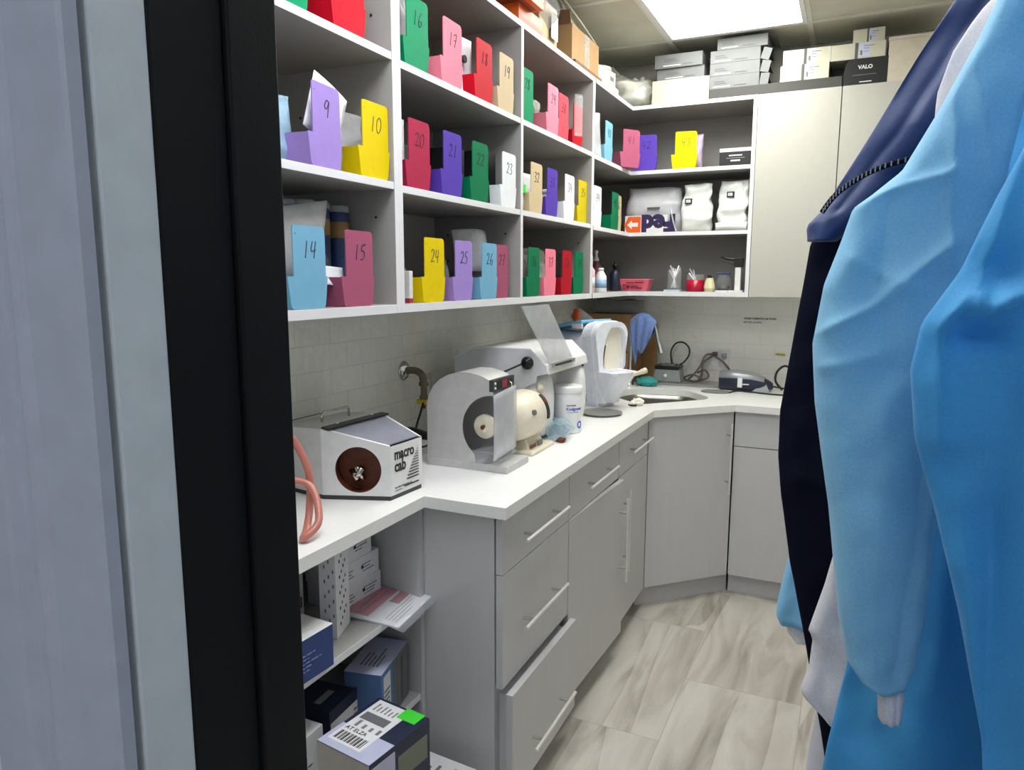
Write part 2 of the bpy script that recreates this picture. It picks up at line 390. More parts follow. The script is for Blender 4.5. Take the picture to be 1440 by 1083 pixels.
# closed upper cabinet
t = thing('wall_cabinet', 'pale closed wall cabinet with two flat doors right of the corner shelves', 'cabinet', (.939, YUB, ZB - .022))
Bx((0, .02, 0), (.72, YW - YUB, H), updoor).build('body', t)
for a, b in ((.002, .352), (.356, .718)): Bx((a, 0, .001), (b, .019, H - .001), updoor).build('door', t, bevel=.001)

# ------------------------------------------------------------------ base cabinets
hsteel = P('handle_steel', (226, 225, 222), .3, .5)
def handle(parent, a, b, out, name='handle', off=.032, r=.005):
    a = Vector(a); b = Vector(b); o = Vector(out) * off
    g = G(); g.cyl(a + o, b + o, r, hsteel, 14)
    d = (b - a); 
    for k in (.17, .83): g.cyl(a + d * k, a + d * k + o, .0045, steel, 10)
    g.build(name, parent)
ZC = .883
XK = .6246
# drawer bank
t = thing('base_cabinet', 'grey base cabinet with three drawers at the near end of the counter', 'cabinet', (0, .0855, 0))
Bx((.015, 0, .0), (.602, .018, ZC), cabgrey).build('side_panel', t, bevel=.0008)
Bx((.015, .018, .1), (.602, .484, ZC), cabgrey).build('body', t)
Bx((.53, .03, 0), (.56, .484, .1), cabgrey).build('toe_kick', t)
for z0, z1, dx in ((.7215, ZC - .004, 0), (.4045, .7185, 0), (.092, .395, .03)):
    h = .484
    d = G()
    d.box((XK - .019 + dx, .002, z0), (XK + dx, h - .002, z1), cabgrey)
    if dx: d.box((XK - .12, .03, z0 + .03), (XK - .019 + dx, h - .03, z1 - .02), cabgrey)
    d = d.build('drawer', t, bevel=.001)
    zc = (z0 + z1) / 2 - .02 if dx == 0 else z0 + .11
    if z0 > .7: zc = .792
    elif z0 > .4: zc = .547
    else: zc = .195
    handle(d, (XK + dx, .085, zc), (XK + dx, .40, zc), (1, 0, 0))
t = thing('base_cabinet', 'grey base cabinet with one drawer over a slightly open door', 'cabinet', (0, .5695, 0))
Bx((.015, 0, .1), (.602, .537, ZC), cabgrey).build('body', t); Bx((.53, 0, 0), (.56, .537, .1), cabgrey).build('toe_kick', t)
d = Bx((XK - .019, .002, .7215), (XK, .535, ZC - .004), cabgrey).build('drawer', t, bevel=.001); handle(d, (XK, .13, .795), (XK, .435, .795), (1, 0, 0))
d = Bx((-.019, 0, .1), (0, .533, .7185), cabgrey).build('door', t, loc=(XK + .001, .002, 0), rz=R(-2.6), bevel=.001)
handle(d, (0, .485, .33), (0, .485, .66), (1, 0, 0))
t = thing('base_cabinet', 'grey base cabinet with drawer and door beside the corner cabinet', 'cabinet', (0, 1.1075, 0))
Bx((.015, 0, .1), (.602, .432, ZC), cabgrey).build('body', t); Bx((.53, 0, 0), (.56, .43, .1), cabgrey).build('toe_kick', t)
d = Bx((XK - .019, .002, .7215), (XK, .434, ZC - .004), cabgrey).build('drawer', t, bevel=.001); handle(d, (XK, .11, .80), (XK, .40, .80), (1, 0, 0))
d = Bx((XK - .019, .002, .1), (XK, .434, .7185), cabgrey).build('door', t, bevel=.001); handle(d, (XK, .06, .33), (XK, .06, .66), (1, 0, 0))
# diagonal corner cabinet
t = thing('corner_cabinet', 'grey corner base cabinet with one wide diagonal door under the sink', 'cabinet', (XK, 1.543, 0))
ol = [[(-.61, .0), (-.0265, .0), (.302, .3285), (.302, .925), (-.61, .925)]]
vs, fs = flat(ol, .60); G().add(vs, fs, cabgrey, xf=Matrix.Translation((0, 0, .42))).build('body', t)
ol = [[(-.03, .0), (-.012, .0), (.312, .345), (.312, .39), (-.04, .03)]]
Lw = math.hypot(.3163, .317)
mt = basis((0, 0, 0), (1, 1, 0), (0, 0, 1))
d = G().box((.003, .1, -.018), (Lw - .004, ZC - .004, 0), cabgrey, xf=mt).build('door', t, bevel=.001)
n = Vector((1, -1, 0)).normalized(); u = Vector((1, 1, 0)).normalized()
hp = u * (Lw - .035)
handle(d, hp + Vector((0, 0, .50)), hp + Vector((0, 0, .83)), n)
G().box((-.02, 0, -.06), (Lw + .03, .1, -.045), cabgrey, xf=mt).build('toe_kick', t)
# right base cabinet
t = thing('base_cabinet', 'grey base cabinet on the back wall partly hidden by the hanging gowns', 'cabinet', (.9405, 1.86, 0))
Bx((.0, .022, .1), (.99, .62, ZC), cabgrey).build('body', t); Bx((.0, .05, 0), (.99, .07, .1), cabgrey).build('toe_kick', t)
for a, b in ((.004, .49), (.494, .985)):
    d = Bx((a, 0, .7205), (b, .019, ZC - .004), cabgrey).build('drawer', t, bevel=.001); handle(d, (a + .225, 0, .80), (b - .04, 0, .80), (0, -1, 0))
    d = Bx((a, 0, .1), (b, .019, .7165), cabgrey).build('door', t, bevel=.001)
    if b > .6: handle(d, (b - .05, 0, .36), (b - .05, 0, .68), (0, -1, 0))
    else: handle(d, (b - .04, 0, .36), (b - .04, 0, .68), (0, -1, 0))

# countertop with sink hole
sink = [(.545, 1.665), (.80, 1.95)]
def rounded(poly, r=.03, n=4):
    out = []; N = len(poly)
    for i in range(N):
        p = Vector(poly[i]); a = (Vector(poly[i - 1]) - p); b = (Vector(poly[(i + 1) % N]) - p)
        rr = min(r, a.length / 2.2, b.length / 2.2); A = p + a.normalized() * rr; B = p + b.normalized() * rr
        for k in range(n + 1):
            tt = k / n; q = (1 - tt) ** 2 * A + 2 * tt * (1 - tt) * p + tt * tt * B; out.append((q.x, q.y))
    return out
hole = rounded([(.555, 1.66), (.80, 1.93), (.80, 2.0), (.66, 2.17), (.40, 2.12), (.355, 2.0), (.39, 1.81)], .05)
top = [(.002, -.98), (.412, -.98), (.412, .057), (.648, .057), (.648, 1.536), (.947, 1.835), (1.945, 1.835), (1.945, 2.483), (.002, 2.483)]
ct = thing('countertop', 'continuous white quartz worktop stepping out over the drawers and around the corner', 'countertop', (0, 0, 0))
vs, fs = flat([top, hole], .031); G().add(vs, fs, quartz, xf=Matrix.Translation((0, 0, .8985))).build('slab', ct, bevel=.0012)
# sink bowl
cx = sum(p[0] for p in hole) / len(hole); cy = sum(p[1] for p in hole) / len(hole)
def shr(k, z): return [Vector((cx + (p[0] - cx) * k, cy + (p[1] - cy) * k, z)) for p in hole]
sb = G()
rings = [shr(1.03, .882), shr(1.0, .8815), shr(.99, .86), shr(.97, .74), shr(.9, .715), shr(.3, .708), shr(.08, .706)]
sb.loft(rings, P('sink_steel', (150, 147, 140), .3, .9), True, False)
sb.add(rings[-1], [tuple(range(len(hole)))], darkmetal)
tag(sb.build('sink', loc=(0, 0, 0)), 'stainless steel undermount sink set diagonally in the corner of the worktop', 'sink')

# open shelf unit under narrow counter
t = thing('open_base_shelf', 'open shelving under the narrow worktop stacked with boxes', 'shelving unit', (0, -.95, 0))
Bx((.0, 0, 0), (.39, .018, .883), cabgrey).build('side_panel', t); Bx((.0, 1.015, 0), (.39, 1.033, .883), cabgrey).build('side_panel', t)
Bx((.0, .018, 0), (.004, 1.015, .883), melamine_shaded).build('back_panel', t)
for z in (.625, .345): Bx((.004, .018, z - .018), (.385, 1.015, z), melamine_shaded).build('shelf', t, bevel=.0008)
Bx((.004, .018, .06), (.385, 1.015, .078), melamine_shaded).build('bottom_panel', t)

# ------------------------------------------------------------------ numbered bins
DIG = {'0': [[(.5, 1), (.15, .8), (.05, .45), (.2, .08), (.5, 0), (.85, .25), (.92, .6), (.75, .93), (.45, 1)]],
 '1': [[(.55, 1), (.45, 0)]],
 '2': [[(.1, .8), (.35, 1), (.75, .92), (.75, .62), (.35, .25), (.1, .05), (.4, .12), (.95, .1)]],
 '3': [[(.1, .9), (.5, 1), (.8, .8), (.35, .55), (.8, .35), (.6, .05), (.1, .08)]],
 '4': [[(.25, 1), (.1, .45), (.85, .5)], [(.75, 1), (.62, 0)]],
 '5': [[(.9, 1), (.3, .95), (.2, .6), (.6, .6), (.8, .35), (.5, .05), (.1, .05)]],
 '6': [[(.7, 1), (.3, .65), (.12, .25), (.4, 0), (.8, .15), (.75, .42), (.3, .35)]],
 '7': [[(.1, .85), (.85, 1), (.45, 0)], [(.25, .5), (.8, .52)]],
 '8': [[(.8, .85), (.5, 1), (.2, .8), (.75, .3), (.5, 0), (.2, .25), (.8, .85)]],
 '9': [[(.85, .9), (.4, 1), (.08, .7), (.25, .5), (.6, .6), (.85, .95), (.75, .45), (.7, 0)]]}
def digits(s, h, m):
    g = G(); w = h * .55; x = -len(s) * w * .6
    for ch in s:
        for st in DIG[ch]:
            pts = smoothpath([(x + px * w + py * h * .12, py * h, 0) for px, py in st], 4)
            g.tube(pts, .0011, m, 5)
        x += w * 1.2
    return g
BC = {}
def bincol(k, c, alpha=1):
    BC[k] = P('bin_' + k, c, .55, var=.03, bump=.03, spec=.12)
for k, c in dict(lavender=(160, 134, 206), yellow=(226, 200, 6), lightblue=(118, 174, 204), rose=(166, 86, 114), red=(200, 12, 38), green=(0, 140, 94), pink=(240, 130, 152), beige=(206, 186, 152),
                 crimson=(172, 40, 74), purple=(88, 62, 170), dkgreen=(6, 116, 76), white=(232, 236, 240), dred=(176, 20, 38), coral=(216, 74, 88), dyellow=(206, 186, 20)).items(): bincol(k, c)
NAMES = dict(lavender='lavender', yellow='yellow', lightblue='light blue', rose='dusty rose', red='red', green='green', pink='pink', beige='beige', crimson='crimson', purple='purple', dkgreen='dark green', white='white', dred='red', coral='coral pink', dyellow='yellow')
def make_bin(col, num, loc, rz=0, label=''):
    """front face looks along local +x, body runs back along -x"""
    m = BC[col]
    t = thing('numbered_bin', label, 'storage bin', loc, rz, 'numbered plastic bins on the wall shelves')
    # front plate
    ol = (circ(-.049, .012, .012, 4, 180, 270) + circ(.038, .012, .012, 4, 270, 360) + [(.058, .066), (.058, .0695), (.0525, .0695)]
          + circ(.040, .163, .0125, 5, 0, 90) + circ(-.043, .169, .0065, 4, 90, 180) + [(-.0495, .0695), (-.068, .0695), (-.068, .066)])
    mt = basis((-.0015, 0, 0), (0, 1, 0), (0, 0, 1))
    tab = G().flat([ol, circ(-.041, .158, .0016, 8)], .003, m, mt).build('tall_tab', t, bevel=.0007)
    # tray body
    D = .19
    def ring(z, k):
        yb0, yb1 = -.060 - .008 * k, .049 + .008 * k
        return z, yb0, yb1
    g = G(); w = .0022; h = .068
    def shell(x0, x1, y0b, y1b, y0t, y1t, z0, z1, inner=False):
        vs = [(x0, y0b, z0), (x1, y0b, z0), (x1, y1b, z0), (x0, y1b, z0), (x0 - (0 if inner else .004), y0t, z1), (x1, y0t, z1), (x1, y1t, z1), (x0 - (0 if inner else .004), y1t, z1)]
        fs = [(0, 3, 2, 1), (0, 1, 5, 4), (1, 2, 6, 5), (2, 3, 7, 6), (3, 0, 4, 7)]
        return vs, (fs if not inner else [tuple(reversed(q)) for q in fs])
    vo, fo = shell(-D, -.003, -.059, .047, -.066, .056, .0005, h)
    vi, fi = shell(-D + w, -.003, -.057, .045, -.064, .054, .003, h, True)
    g.add(vo, fo, m); g.add(vi, fi, m)
    g.add([vo[4], vo[5], vo[6], vo[7], vi[4], vi[5], vi[6], vi[7]], [(0, 1, 5, 4), (1, 2, 6, 5), (2, 3, 7, 6), (3, 0, 4, 7)], m)
    g.build('tray', t)
    if num:
        dg = digits(num, .036, ink); o = dg.build('handwritten_number', tab)
        o.matrix_local = basis((.0004, .002, .108), (0, 1, 0), (0, 0, 1))
    return t
# (colour, number, tab centre y, shelf z, dx, rz, label)
BX = XU - .012
rows = [
 ('green', '', -.292, 2.019, 0, 0, 'green bin at the top left, cut by the door frame'),
 ('red', '', -.098, 2.019, 0, 0, 'red bin on the topmost visible shelf beside the first divider'),
 ('lavender', '9', -.193, 1.714, 0, 5, 'lavender bin marked 9 with a white card sticking out'),
 ('yellow', '10', -.014, 1.714, 0, 0, 'yellow bin marked 10 beside the lavender bin marked 9'),
 ('lightblue', '14', -.265, 1.412, 0, 0, 'light blue bin marked 14 next to the black door frame'),
 ('rose', '15', -.090, 1.412, 0, 0, 'dusty rose bin marked 15 on the lowest shelf'),
 ('green', '16', .180, Z2, 0, 0, 'green bin marked 16 on the upper shelf'),
 ('pink', '17', .362, Z2, .0, 0, 'pink bin marked 17 between the green 16 and the red 18'),
 ('red', '18', .556, Z2, 0, 0, 'red bin marked 18 beside the pink 17'),
 ('beige', '19', .712, Z2, 0, 0, 'beige bin marked 19 at the right end of its shelf bay'),
 ('crimson', '20', .180, Z1, 0, 0, 'crimson bin marked 20 at the left of the middle shelf'),
 ('purple', '21', .357, Z1, 0, 0, 'purple bin marked 21 between the crimson 20 and the green 22'),
 ('dkgreen', '22', .527, Z1, 0, 0, 'dark green bin marked 22 with a black box behind its tab'),
 ('white', '23', .733, Z1, 0, 0, 'white bin marked 23 at the right end of the middle shelf'),
 ('yellow', '24', .250, ZB, 0, 0, 'yellow bin marked 24 on the lowest shelf'),
 ('lavender', '25', .418, ZB, 0, 0, 'lavender bin marked 25 beside the yellow 24'),
 ('lightblue', '26', .587, ZB, 0, 0, 'light blue bin marked 26 between the lavender 25 and the rose 27'),
 ('rose', '27', .706, ZB, -.015, 0, 'rose pink bin marked 27 tucked against the light blue 26'),
 ('green', '28', .876, Z2, 0, 0, 'green bin marked 28, leftmost in the third bay top shelf'),
 ('pink', '29', 1.115, Z2, 0, 0, 'pink bin marked 29 standing apart on the third bay top shelf'),
 ('coral', '30', 1.262, Z2, -.015, 0, 'coral bin marked 30 with a clear bag beside it'),
 ('dred', '31', 1.44, Z2, -.02, 0, 'deep red bin marked 31 behind a clear bag'),
 ('beige', '32', .964, Z1, 0, 0, 'beige bin marked 32 with papers and wrappers inside'),
 ('purple', '33', 1.116, Z1, 0, 0, 'purple bin marked 33 leaning beside the beige 32'),
 ('white', '34', 1.302, Z1, 0, 0, 'white bin marked 34 on the middle shelf of the third bay'),
 ('dyellow', '35', 1.485, Z1, -.01, 0, 'yellow bin marked 35 at the right end of the middle shelf'),
 ('dkgreen', '36', .945, ZB, 0, 0, 'dark green bin marked 36 on the lowest shelf of the third bay'),
 ('pink', '37', 1.105, ZB, 0, 0, 'pink bin marked 37 on the lowest shelf of the third bay'),
 ('dred', '38', 1.283, ZB, 0, 0, 'red bin marked 38 between the pink 37 and the green 39'),
 ('dkgreen', '39', 1.425, ZB, 0, 0, 'green bin marked 39 at the right of the lowest shelf'),
 ('lightblue', '40', 1.80, 2.007, 0, 0, 'pale blue bin marked 40 on the corner shelf'),
 ('rose', '41', 2.01, 2.007, .045, -34, 'rose bin marked 41 turned at the corner beside a purple bin'),
 ('white', '44', 1.655, 1.706, 0, 0, 'white bin marked 44 at the left of the middle corner shelf'),
 ('dkgreen', '45', 1.92, 1.706, 0, 0, 'green bin marked 45 holding a black item on the corner shelf'),
 ('beige', '46', 2.034, 1.706, -.02, 0, 'narrow view of a beige bin behind the green 45'),
 ('rose', '47', 2.132, 1.706, -.06, 0, 'rose bin marked 47 against the courier mailer'),
]
for col, num, y, z, dx, rz, lab in rows: make_bin(col, num, (BX + dx, y, z + .0005), R(rz), lab)
make_bin('purple', '42', (.412, YUB + .030, 2.0075), R(-76), 'purple bin marked 42 facing forward at the inner corner')
make_bin('yellow', '43', (.610, YUB + .022, 2.0075), R(-84), 'yellow bin marked 43 alone on the back wall shelf')

# ------------------------------------------------------------------ generic builders
FACE = {'+x': lambda s: basis((s[0] / 2, -s[1] / 2, 0), (0, 1, 0), (0, 0, 1)), '-y': lambda s: basis((-s[0] / 2, -s[1] / 2, 0), (1, 0, 0), (0, 0, 1)),
        '+z': lambda s: basis((s[0] / 2, -s[1] / 2, s[2]), (0, 1, 0), (-1, 0, 0)), '-z': lambda s: basis((-s[0] / 2, -s[1] / 2, 0), (0, 1, 0), (1, 0, 0))}
FACE['+t'] = lambda s: basis((-s[0] / 2, -s[1] / 2, s[2]), (1, 0, 0), (0, 1, 0))
FDIM = {'+t': (0, 1), '+x': (1, 2), '-y': (0, 2), '+z': (1, 0), '-z': (1, 0)}
def carton(name, label, cat, size, loc, rz=0, m=card, group=None, decals=(), texts=(), lid=None, rot=None, top=None, flap=None):
    """box standing on loc; decals (face,u0,v0,u1,v1,mat[,partname]) as fractions; texts (face,str,u,v,h,mat)"""
    t = thing(name, label, cat, loc, rz, group, rot)
    dx, dy, dz = size
    g = Bx((-dx / 2, -dy / 2, 0), (dx / 2, dy / 2, dz - (.0012 if top else 0)), m)
    if lid: # tuck lines
        g.box((-dx / 2 - .0006, -dy / 2 - .0006, dz * lid - .0006), (dx / 2 + .0006, dy / 2 + .0006, dz * lid + .0006), darkmetal)
    g.build('box_body', t, bevel=.0012)
    if top: Bx((-dx / 2 - .0005, -dy / 2 - .0005, dz - .0012), (dx / 2 + .0005, dy / 2 + .0005, dz), top).build('lid', t, bevel=.0005)
    by = {}
    for d in decals:
        face, u0, v0, u1, v1, mm = d[:6]; nm = d[6] if len(d) > 6 else 'printed_panel'
        a, b = FDIM[face]; U, V = size[a], size[b]
        by.setdefault((nm, face, d[7] if len(d) > 7 else 0), G()).box((u0 * U, v0 * V, 0), (u1 * U, v1 * V, .0005 + .0004 * (d[7] if len(d) > 7 else 0)), mm, FACE[face](size))
    for face, s_, u, v, h, mm in texts:
        a, b = FDIM[face]; by.setdefault(('lettering', face, 0), G()).text(s_, h, mm, FACE[face](size) @ Matrix.Translation((u * size[a], v * size[b], .0012)))
    for (nm, _, _), g in by.items(): g.build(nm, t)
    if flap:
        for (o, u, v, w_, h_, th) in flap: G().box((0, 0, 0), (w_, h_, th), m, basis(o, u, v)).build('flap', t, bevel=.0004)
    return t
def lines(face, u0, v0, u1, v1, n, m, seed=0, nm='printed_text', frac=.38, lv=2):
    r = random.Random(seed); out = []; dv = (v1 - v0) / n; W = u1 - u0
    for i in range(n):
        x = u0; end = u0 + W * (.5 + .5 * r.random())
        while x < end:
            w_ = W * (.06 + .12 * r.random()); out.append((face, x, v0 + i * dv, min(x + w_, end), v0 + i * dv + dv * frac, m, nm, lv)); x += w_ + W * .035
    return out
def barcode(face, u0, v0, u1, v1, m, n=14, seed=1, lv=2):
    r = random.Random(seed); out = []; x = u0; du = (u1 - u0) / n
    for i in range(n): out.append((face, u0 + i * du, v0, u0 + i * du + du * (.25 + .55 * r.random()), v1, m, 'barcode', lv))
    return out
def sheetmesh(nu, nv, fn, th=.0006):
    """double sided sheet of real thickness from fn(u,v)->Vector"""
    P_ = [[Vector(fn(i / nu, j / nv)) for j in range(nv + 1)] for i in range(nu + 1)]
    N_ = [[None] * (nv + 1) for _ in range(nu + 1)]
    for i in range(nu + 1):
        for j in range(nv + 1):
            a = P_[min(i + 1, nu)][j] - P_[max(i - 1, 0)][j]; b = P_[i][min(j + 1, nv)] - P_[i][max(j - 1, 0)]
            n = a.cross(b); N_[i][j] = n.normalized() if n.length > 1e-9 else Vector((0, 0, 1))
    vs = []; W = nv + 1
    for s_ in (.5, -.5):
        for i in range(nu + 1):
            for j in range(nv + 1): vs.append(P_[i][j] + N_[i][j] * th * s_)
    K = (nu + 1) * W; fs = []
    for i in range(nu):
        for j in range(nv):
            a = i * W + j; fs.append((a, a + W, a + W + 1, a + 1)); fs.append((K + a, K + a + 1, K + a + W + 1, K + a + W))
    for i in range(nu):
        a = i * W; fs.append((a, K + a, K + a + W, a + W)); a = i * W + nv; fs.append((a, a + W, K + a + W, K + a))
    for j in range(nv):
        a = j; fs.append((a, a + 1, K + a + 1, K + a)); a = nu * W + j; fs.append((a, K + a, K + a + 1, a + 1))
    return vs, fs
def nz(x, y, z=0, s=0): return noise.noise(Vector((x + s * 7.3, y - s * 3.1, z + s * 1.7)))
def pouch(name, label, cat, loc, rz, w, h, d, m, seed=0, crumple=.012, taper=.0, group=None, lean=0, top_flat=True, rot=None, parent=None, nu=22, nv=20):
    """soft bag: width w along local y, height h, depth d along x; base on loc, front towards +x"""
    rings = []
    for j in range(nv + 1):
        v = j / nv; z = h * v
        dd = d * (math.sin(min(1, v * 3 + .25) * math.pi / 2)) * (1 - .93 * max(0, (v - .15) / .85) ** 1.3) / 2 if top_flat else d / 2 * math.sqrt(max(.02, math.sin(math.pi * min(.985, max(.06, v)))))
        ww = w / 2 * (1 - taper * v)
        ring = []
        for i in range(nu):
            a = 2 * math.pi * i / nu; c_, s_ = math.cos(a), math.sin(a)
            x = max(dd, .0012) * math.copysign(abs(c_) ** .6, c_); y = ww * math.copysign(abs(s_) ** .55, s_)
            k = crumple * (1 - .2 * v) * min(1, v * 6)
            x += k * nz(y * 26, z * 26, c_ * .6, seed) + lean * z; y += k * .7 * nz(z * 22, c_ * 1.5, y * 9, seed + 3)
            ring.append(Vector((x, y, z + (k * .6 * nz(y * 20, 5, 0, seed) if j == nv else 0))))
        rings.append(ring)
    g = G(); g.loft(rings, m, True)
    o = g.build(name, parent, loc, rz, rot=rot)
    if label: tag(o, label, cat, group)
    return o
def blob(g, c, r, m, seed=0, amp=.25, fr=8, n=18, sq=(1, 1, 1)):
    rings = []
    for j in range(1, n):
        th = math.pi * j / n; ring = []
        for i in range(n + 4):
            ph = 2 * math.pi * i / (n + 4); d = Vector((math.sin(th) * math.cos(ph), math.sin(th) * math.sin(ph), -math.cos(th)))
            k = r * (1 + amp * nz(d.x * fr * .3, d.y * fr * .3, d.z * fr * .3, seed)); ring.append(Vector(c) + Vector((d.x * k * sq[0], d.y * k * sq[1], d.z * k * sq[2])))
        rings.append(ring)
    return g.loft(rings, m, True)
def cardsheet(name, label, cat, o, u, v, w, h, m, th=.0008, bend=0, group=None, extra=None):
    """flat paper sheet standing in a bin"""
    ro = Vector(o); mt = basis((0, 0, 0), u, v)
    vs, fs = sheetmesh(8, 8, lambda a, b: mt @ Vector((a * w, b * h, bend * math.sin(a * math.pi) * b)), th)
    g = G().add(vs, fs, m, True)
    if extra: extra(g, mt)
    return tag(g.build(name, loc=ro), label, cat, group)

# ------------------------------------------------------------------ contents of the bins
cardsheet('paper_card', 'folded white card sticking up out of the lavender bin 9', 'paper', (.318, -.248, 1.800), (.0, .933, -.36), (-.03, .36, .933), .118, .130, paper, bend=.004)
pouch('face_mask_pouch', 'crumpled pale blue and clear pouch left of the tab of the lavender bin 9', 'pouch', (.27, -.262, 1.722), 0, .05, .14, .03, P('pale_blue_film', (170, 205, 225), .3, alpha=.8, var=.15), 1)
pouch('folded_paper', 'small white folded paper in the back of the lavender bin 9', 'paper', (.20, -.235, 1.722), 0, .09, .085, .04, paper, 5, .004)
pouch('plastic_bag', 'clear crumpled plastic bag in the yellow bin 10', 'bag', (.27, -.035, 1.722), 0, .095, .145, .05, smoke, 2)
vs, fs = sheetmesh(14, 14, lambda u, v: (.25 + .02 * math.sin(v * 3) + .03 * u * v, -.33 + .12 * u + .075 * v * u, 1.43 + .19 * v + .035 * u * v * v), .0012)
tag(G().add(vs, fs, P('milky_film', (214, 214, 214), .3, alpha=.7, var=.08), True).build('plastic_film'), 'milky clear film with a curled corner rising out of the light blue bin 14', 'film')
cardsheet('paper_card', 'white slip leaning between the bins 14 and 15', 'paper', (.27, -.215, 1.47), (.5, .8, -.1), (-.3, .2, .6), .10, .05, paper)
pouch('plastic_bag', 'greyish clear bag bulging above the dusty rose bin 15', 'bag', (.23, -.12, 1.42), 0, .09, .12, .06, hazeb, 4, .02)
for i, (y, z_, r_, m_, lab) in enumerate(((-.185, 0, .023, bluet, 'slim navy canister with beige band standing between bins 14 and 15'), (-.122, .004, .026, bluet, 'navy canister with beige band standing in the left of bin 15'), (-.066, .004, .026, bluet, 'navy canister with beige band standing in the right of bin 15'), (.005, 0, .028, bluet, 'navy canister with beige band beside the divider, rightmost of its row'))):
    t = thing('canister', lab, 'canister', (.20, y, ZB + z_), group='canisters behind bins 14 and 15')
    G().lathe([(r_ - .002, 0), (r_, .004), (r_, .225), (r_ - .002, .229)], m_).build('body', t)
    G().lathe([(r_ + .0004, .165), (r_ + .0004, .205)], tin).build('band', t)
    G().lathe([(r_ + .001, .229), (r_ + .001, .243), (r_ - .002, .245)], smoke).build('lid', t)
pouch('plastic_bag', 'clear bag peaking between the green bin 16 and the pink 17', 'bag', (.26, .262, 2.02), 0, .08, .21, .05, smoke, 6, .02)
cardsheet('paper_card', 'white printed packet standing behind the red bin 18', 'paper', (.29, .44, 2.02), (.1, 1, 0), (0, 0, 1), .10, .165, paper)
tag(G().cyl((.305, .478, 2.118), (.313, .478, 2.118), .011, darkmetal).build('metal_disc'), 'small round metal disc clipped beside the red bin 18', 'disc')
carton('black_box', 'black box standing in the green bin 22', 'box', (.10, .078, .15), (.24, .47, 1.7145), 0, blackm, decals=lines('+x', .1, .4, .8, .6, 2, print_g, 4))
carton('black_box', 'black box standing in the white bin 23', 'box', (.10, .085, .17), (.245, .672, 1.7145), 0, blackm)
carton('dark_box', 'dark charcoal box behind the tab of the purple bin 21', 'box', (.08, .085, .13), (.2, .27, 1.7145), 0, darkmetal)
cardsheet('paper_card', 'white paper edge sticking up left of the crimson bin 20', 'paper', (.27, .105, 1.72), (.1, 1, 0), (0, 0, 1), .09, .175, paper)
pouch('beige_packet', 'beige packet inside the yellow bin 24', 'packet', (.22, .235, 1.42), 0, .10, .085, .06, P('beige_paper', (196, 160, 110), .6), 8, .006)
t = carton('small_carton', 'small white and red carton edge against the divider left of bin 24', 'box', (.03, .016, .085), (.325, .124, ZB), 0, offw, decals=[('-y', 0, .02, 1, .16, redp), ('+x', 0, .02, 1, .16, redp)])
cardsheet('clear_film', 'curled clear film rising above the light blue bin 26', 'film', (.26, .51, 1.50), (.25, .95, 0), (-.1, .3, 1), .16, .13, smoke, bend=.03)
pouch('plastic_bag', 'clear bag with white caps in the lavender bin 25', 'bag', (.2, .50, 1.42), 0, .08, .12, .06, clearb, 9, .015)
pouch('plastic_bag', 'clear bag upright in the pink bin 29', 'bag', (.23, 1.19, 2.02), 0, .08, .14, .05, clearb, 11, .015)
cardsheet('clear_film', 'tall stiff clear sleeve between bins 30 and 31', 'film', (.33, 1.36, 2.05), (.35, .9, 0), (0, 0, 1), .05, .16, clearp, bend=.008)
pouch('wrapper', 'white and green printed wrapper left of the beige bin 32', 'wrapper', (.30, .895, 1.715), 0, .06, .13, .03, P('green_white_wrap', (214, 222, 210), .4, var=.2, scale=80), 12, .012)
tag(Bx((-.002, -.02, 0), (.002, .012, .028), greenst).build('green_tag', loc=(.322, .885, 1.775)), 'small bright green tag on the wrapper by bin 32', 'tag')
cardsheet('paper_card', 'white papers leaning behind the beige bin 32', 'paper', (.27, .98, 1.72), (.1, .95, 0), (0, .1, 1), .09, .14, paper)
t = thing('white_jar', 'white ribbed jar standing left of the white bin 34', 'jar', (.27, 1.215, 1.7145)); G().lathe([(.032, 0), (.034, .003), (.034, .085), (.03, .09)], white).build('body', t); G().lathe([(.035, .09), (.035, .105), (.032, .107)], white).build('lid', t)
carton('navy_box', 'dark navy box at the left behind the green bin 36', 'box', (.1, .07, .17), (.22, .872, ZB), 0, navyc)
pouch('plastic_bag', 'clear bag crossing behind the pink bin 37', 'bag', (.25, 1.03, 1.42), 0, .1, .17, .06, clearb, 14, .02)
cardsheet('paper_card', 'white paper in the pink bin 37', 'paper', (.29, 1.0, 1.42), (.1, .95, 0), (0, .1, 1), .08, .165, paper)
pouch('plastic_bag', 'clear bag between the pink bin 37 and the red 38', 'bag', (.25, 1.195, 1.42), 0, .08, .17, .05, clearb, 15, .02)
carton('navy_box', 'dark box behind the tab of the red bin 38', 'box', (.1, .07, .17), (.22, 1.35, ZB + .003), 0, blackm)
cardsheet('clear_film', 'crumpled clear film standing left of the pale blue bin 40', 'film', (.31, 1.66, 2.012), (.2, .9, 0), (-.05, .15, 1), .07, .19, smoke, bend=.02)
tag(G().tube([(.31, 2.13, 2.10), (.40, 2.22, 2.125)], .003, white, 8).build('plastic_stick'), 'thin white stick leaning between the rose 41 and purple 42 bins', 'stick')
pouch('plastic_bag', 'lilac tinted clear bag standing in the yellow bin 43', 'bag', (.63, YUB + .10, 2.012), R(-90), .10, .165, .08, P('lilac_film', (186, 172, 200), .3, alpha=.8, var=.1), 16, .008)
carton('black_device', 'black item standing in the green bin 45', 'device', (.06, .09, .15), (.24, 1.87, 1.7105), 0, blackm)

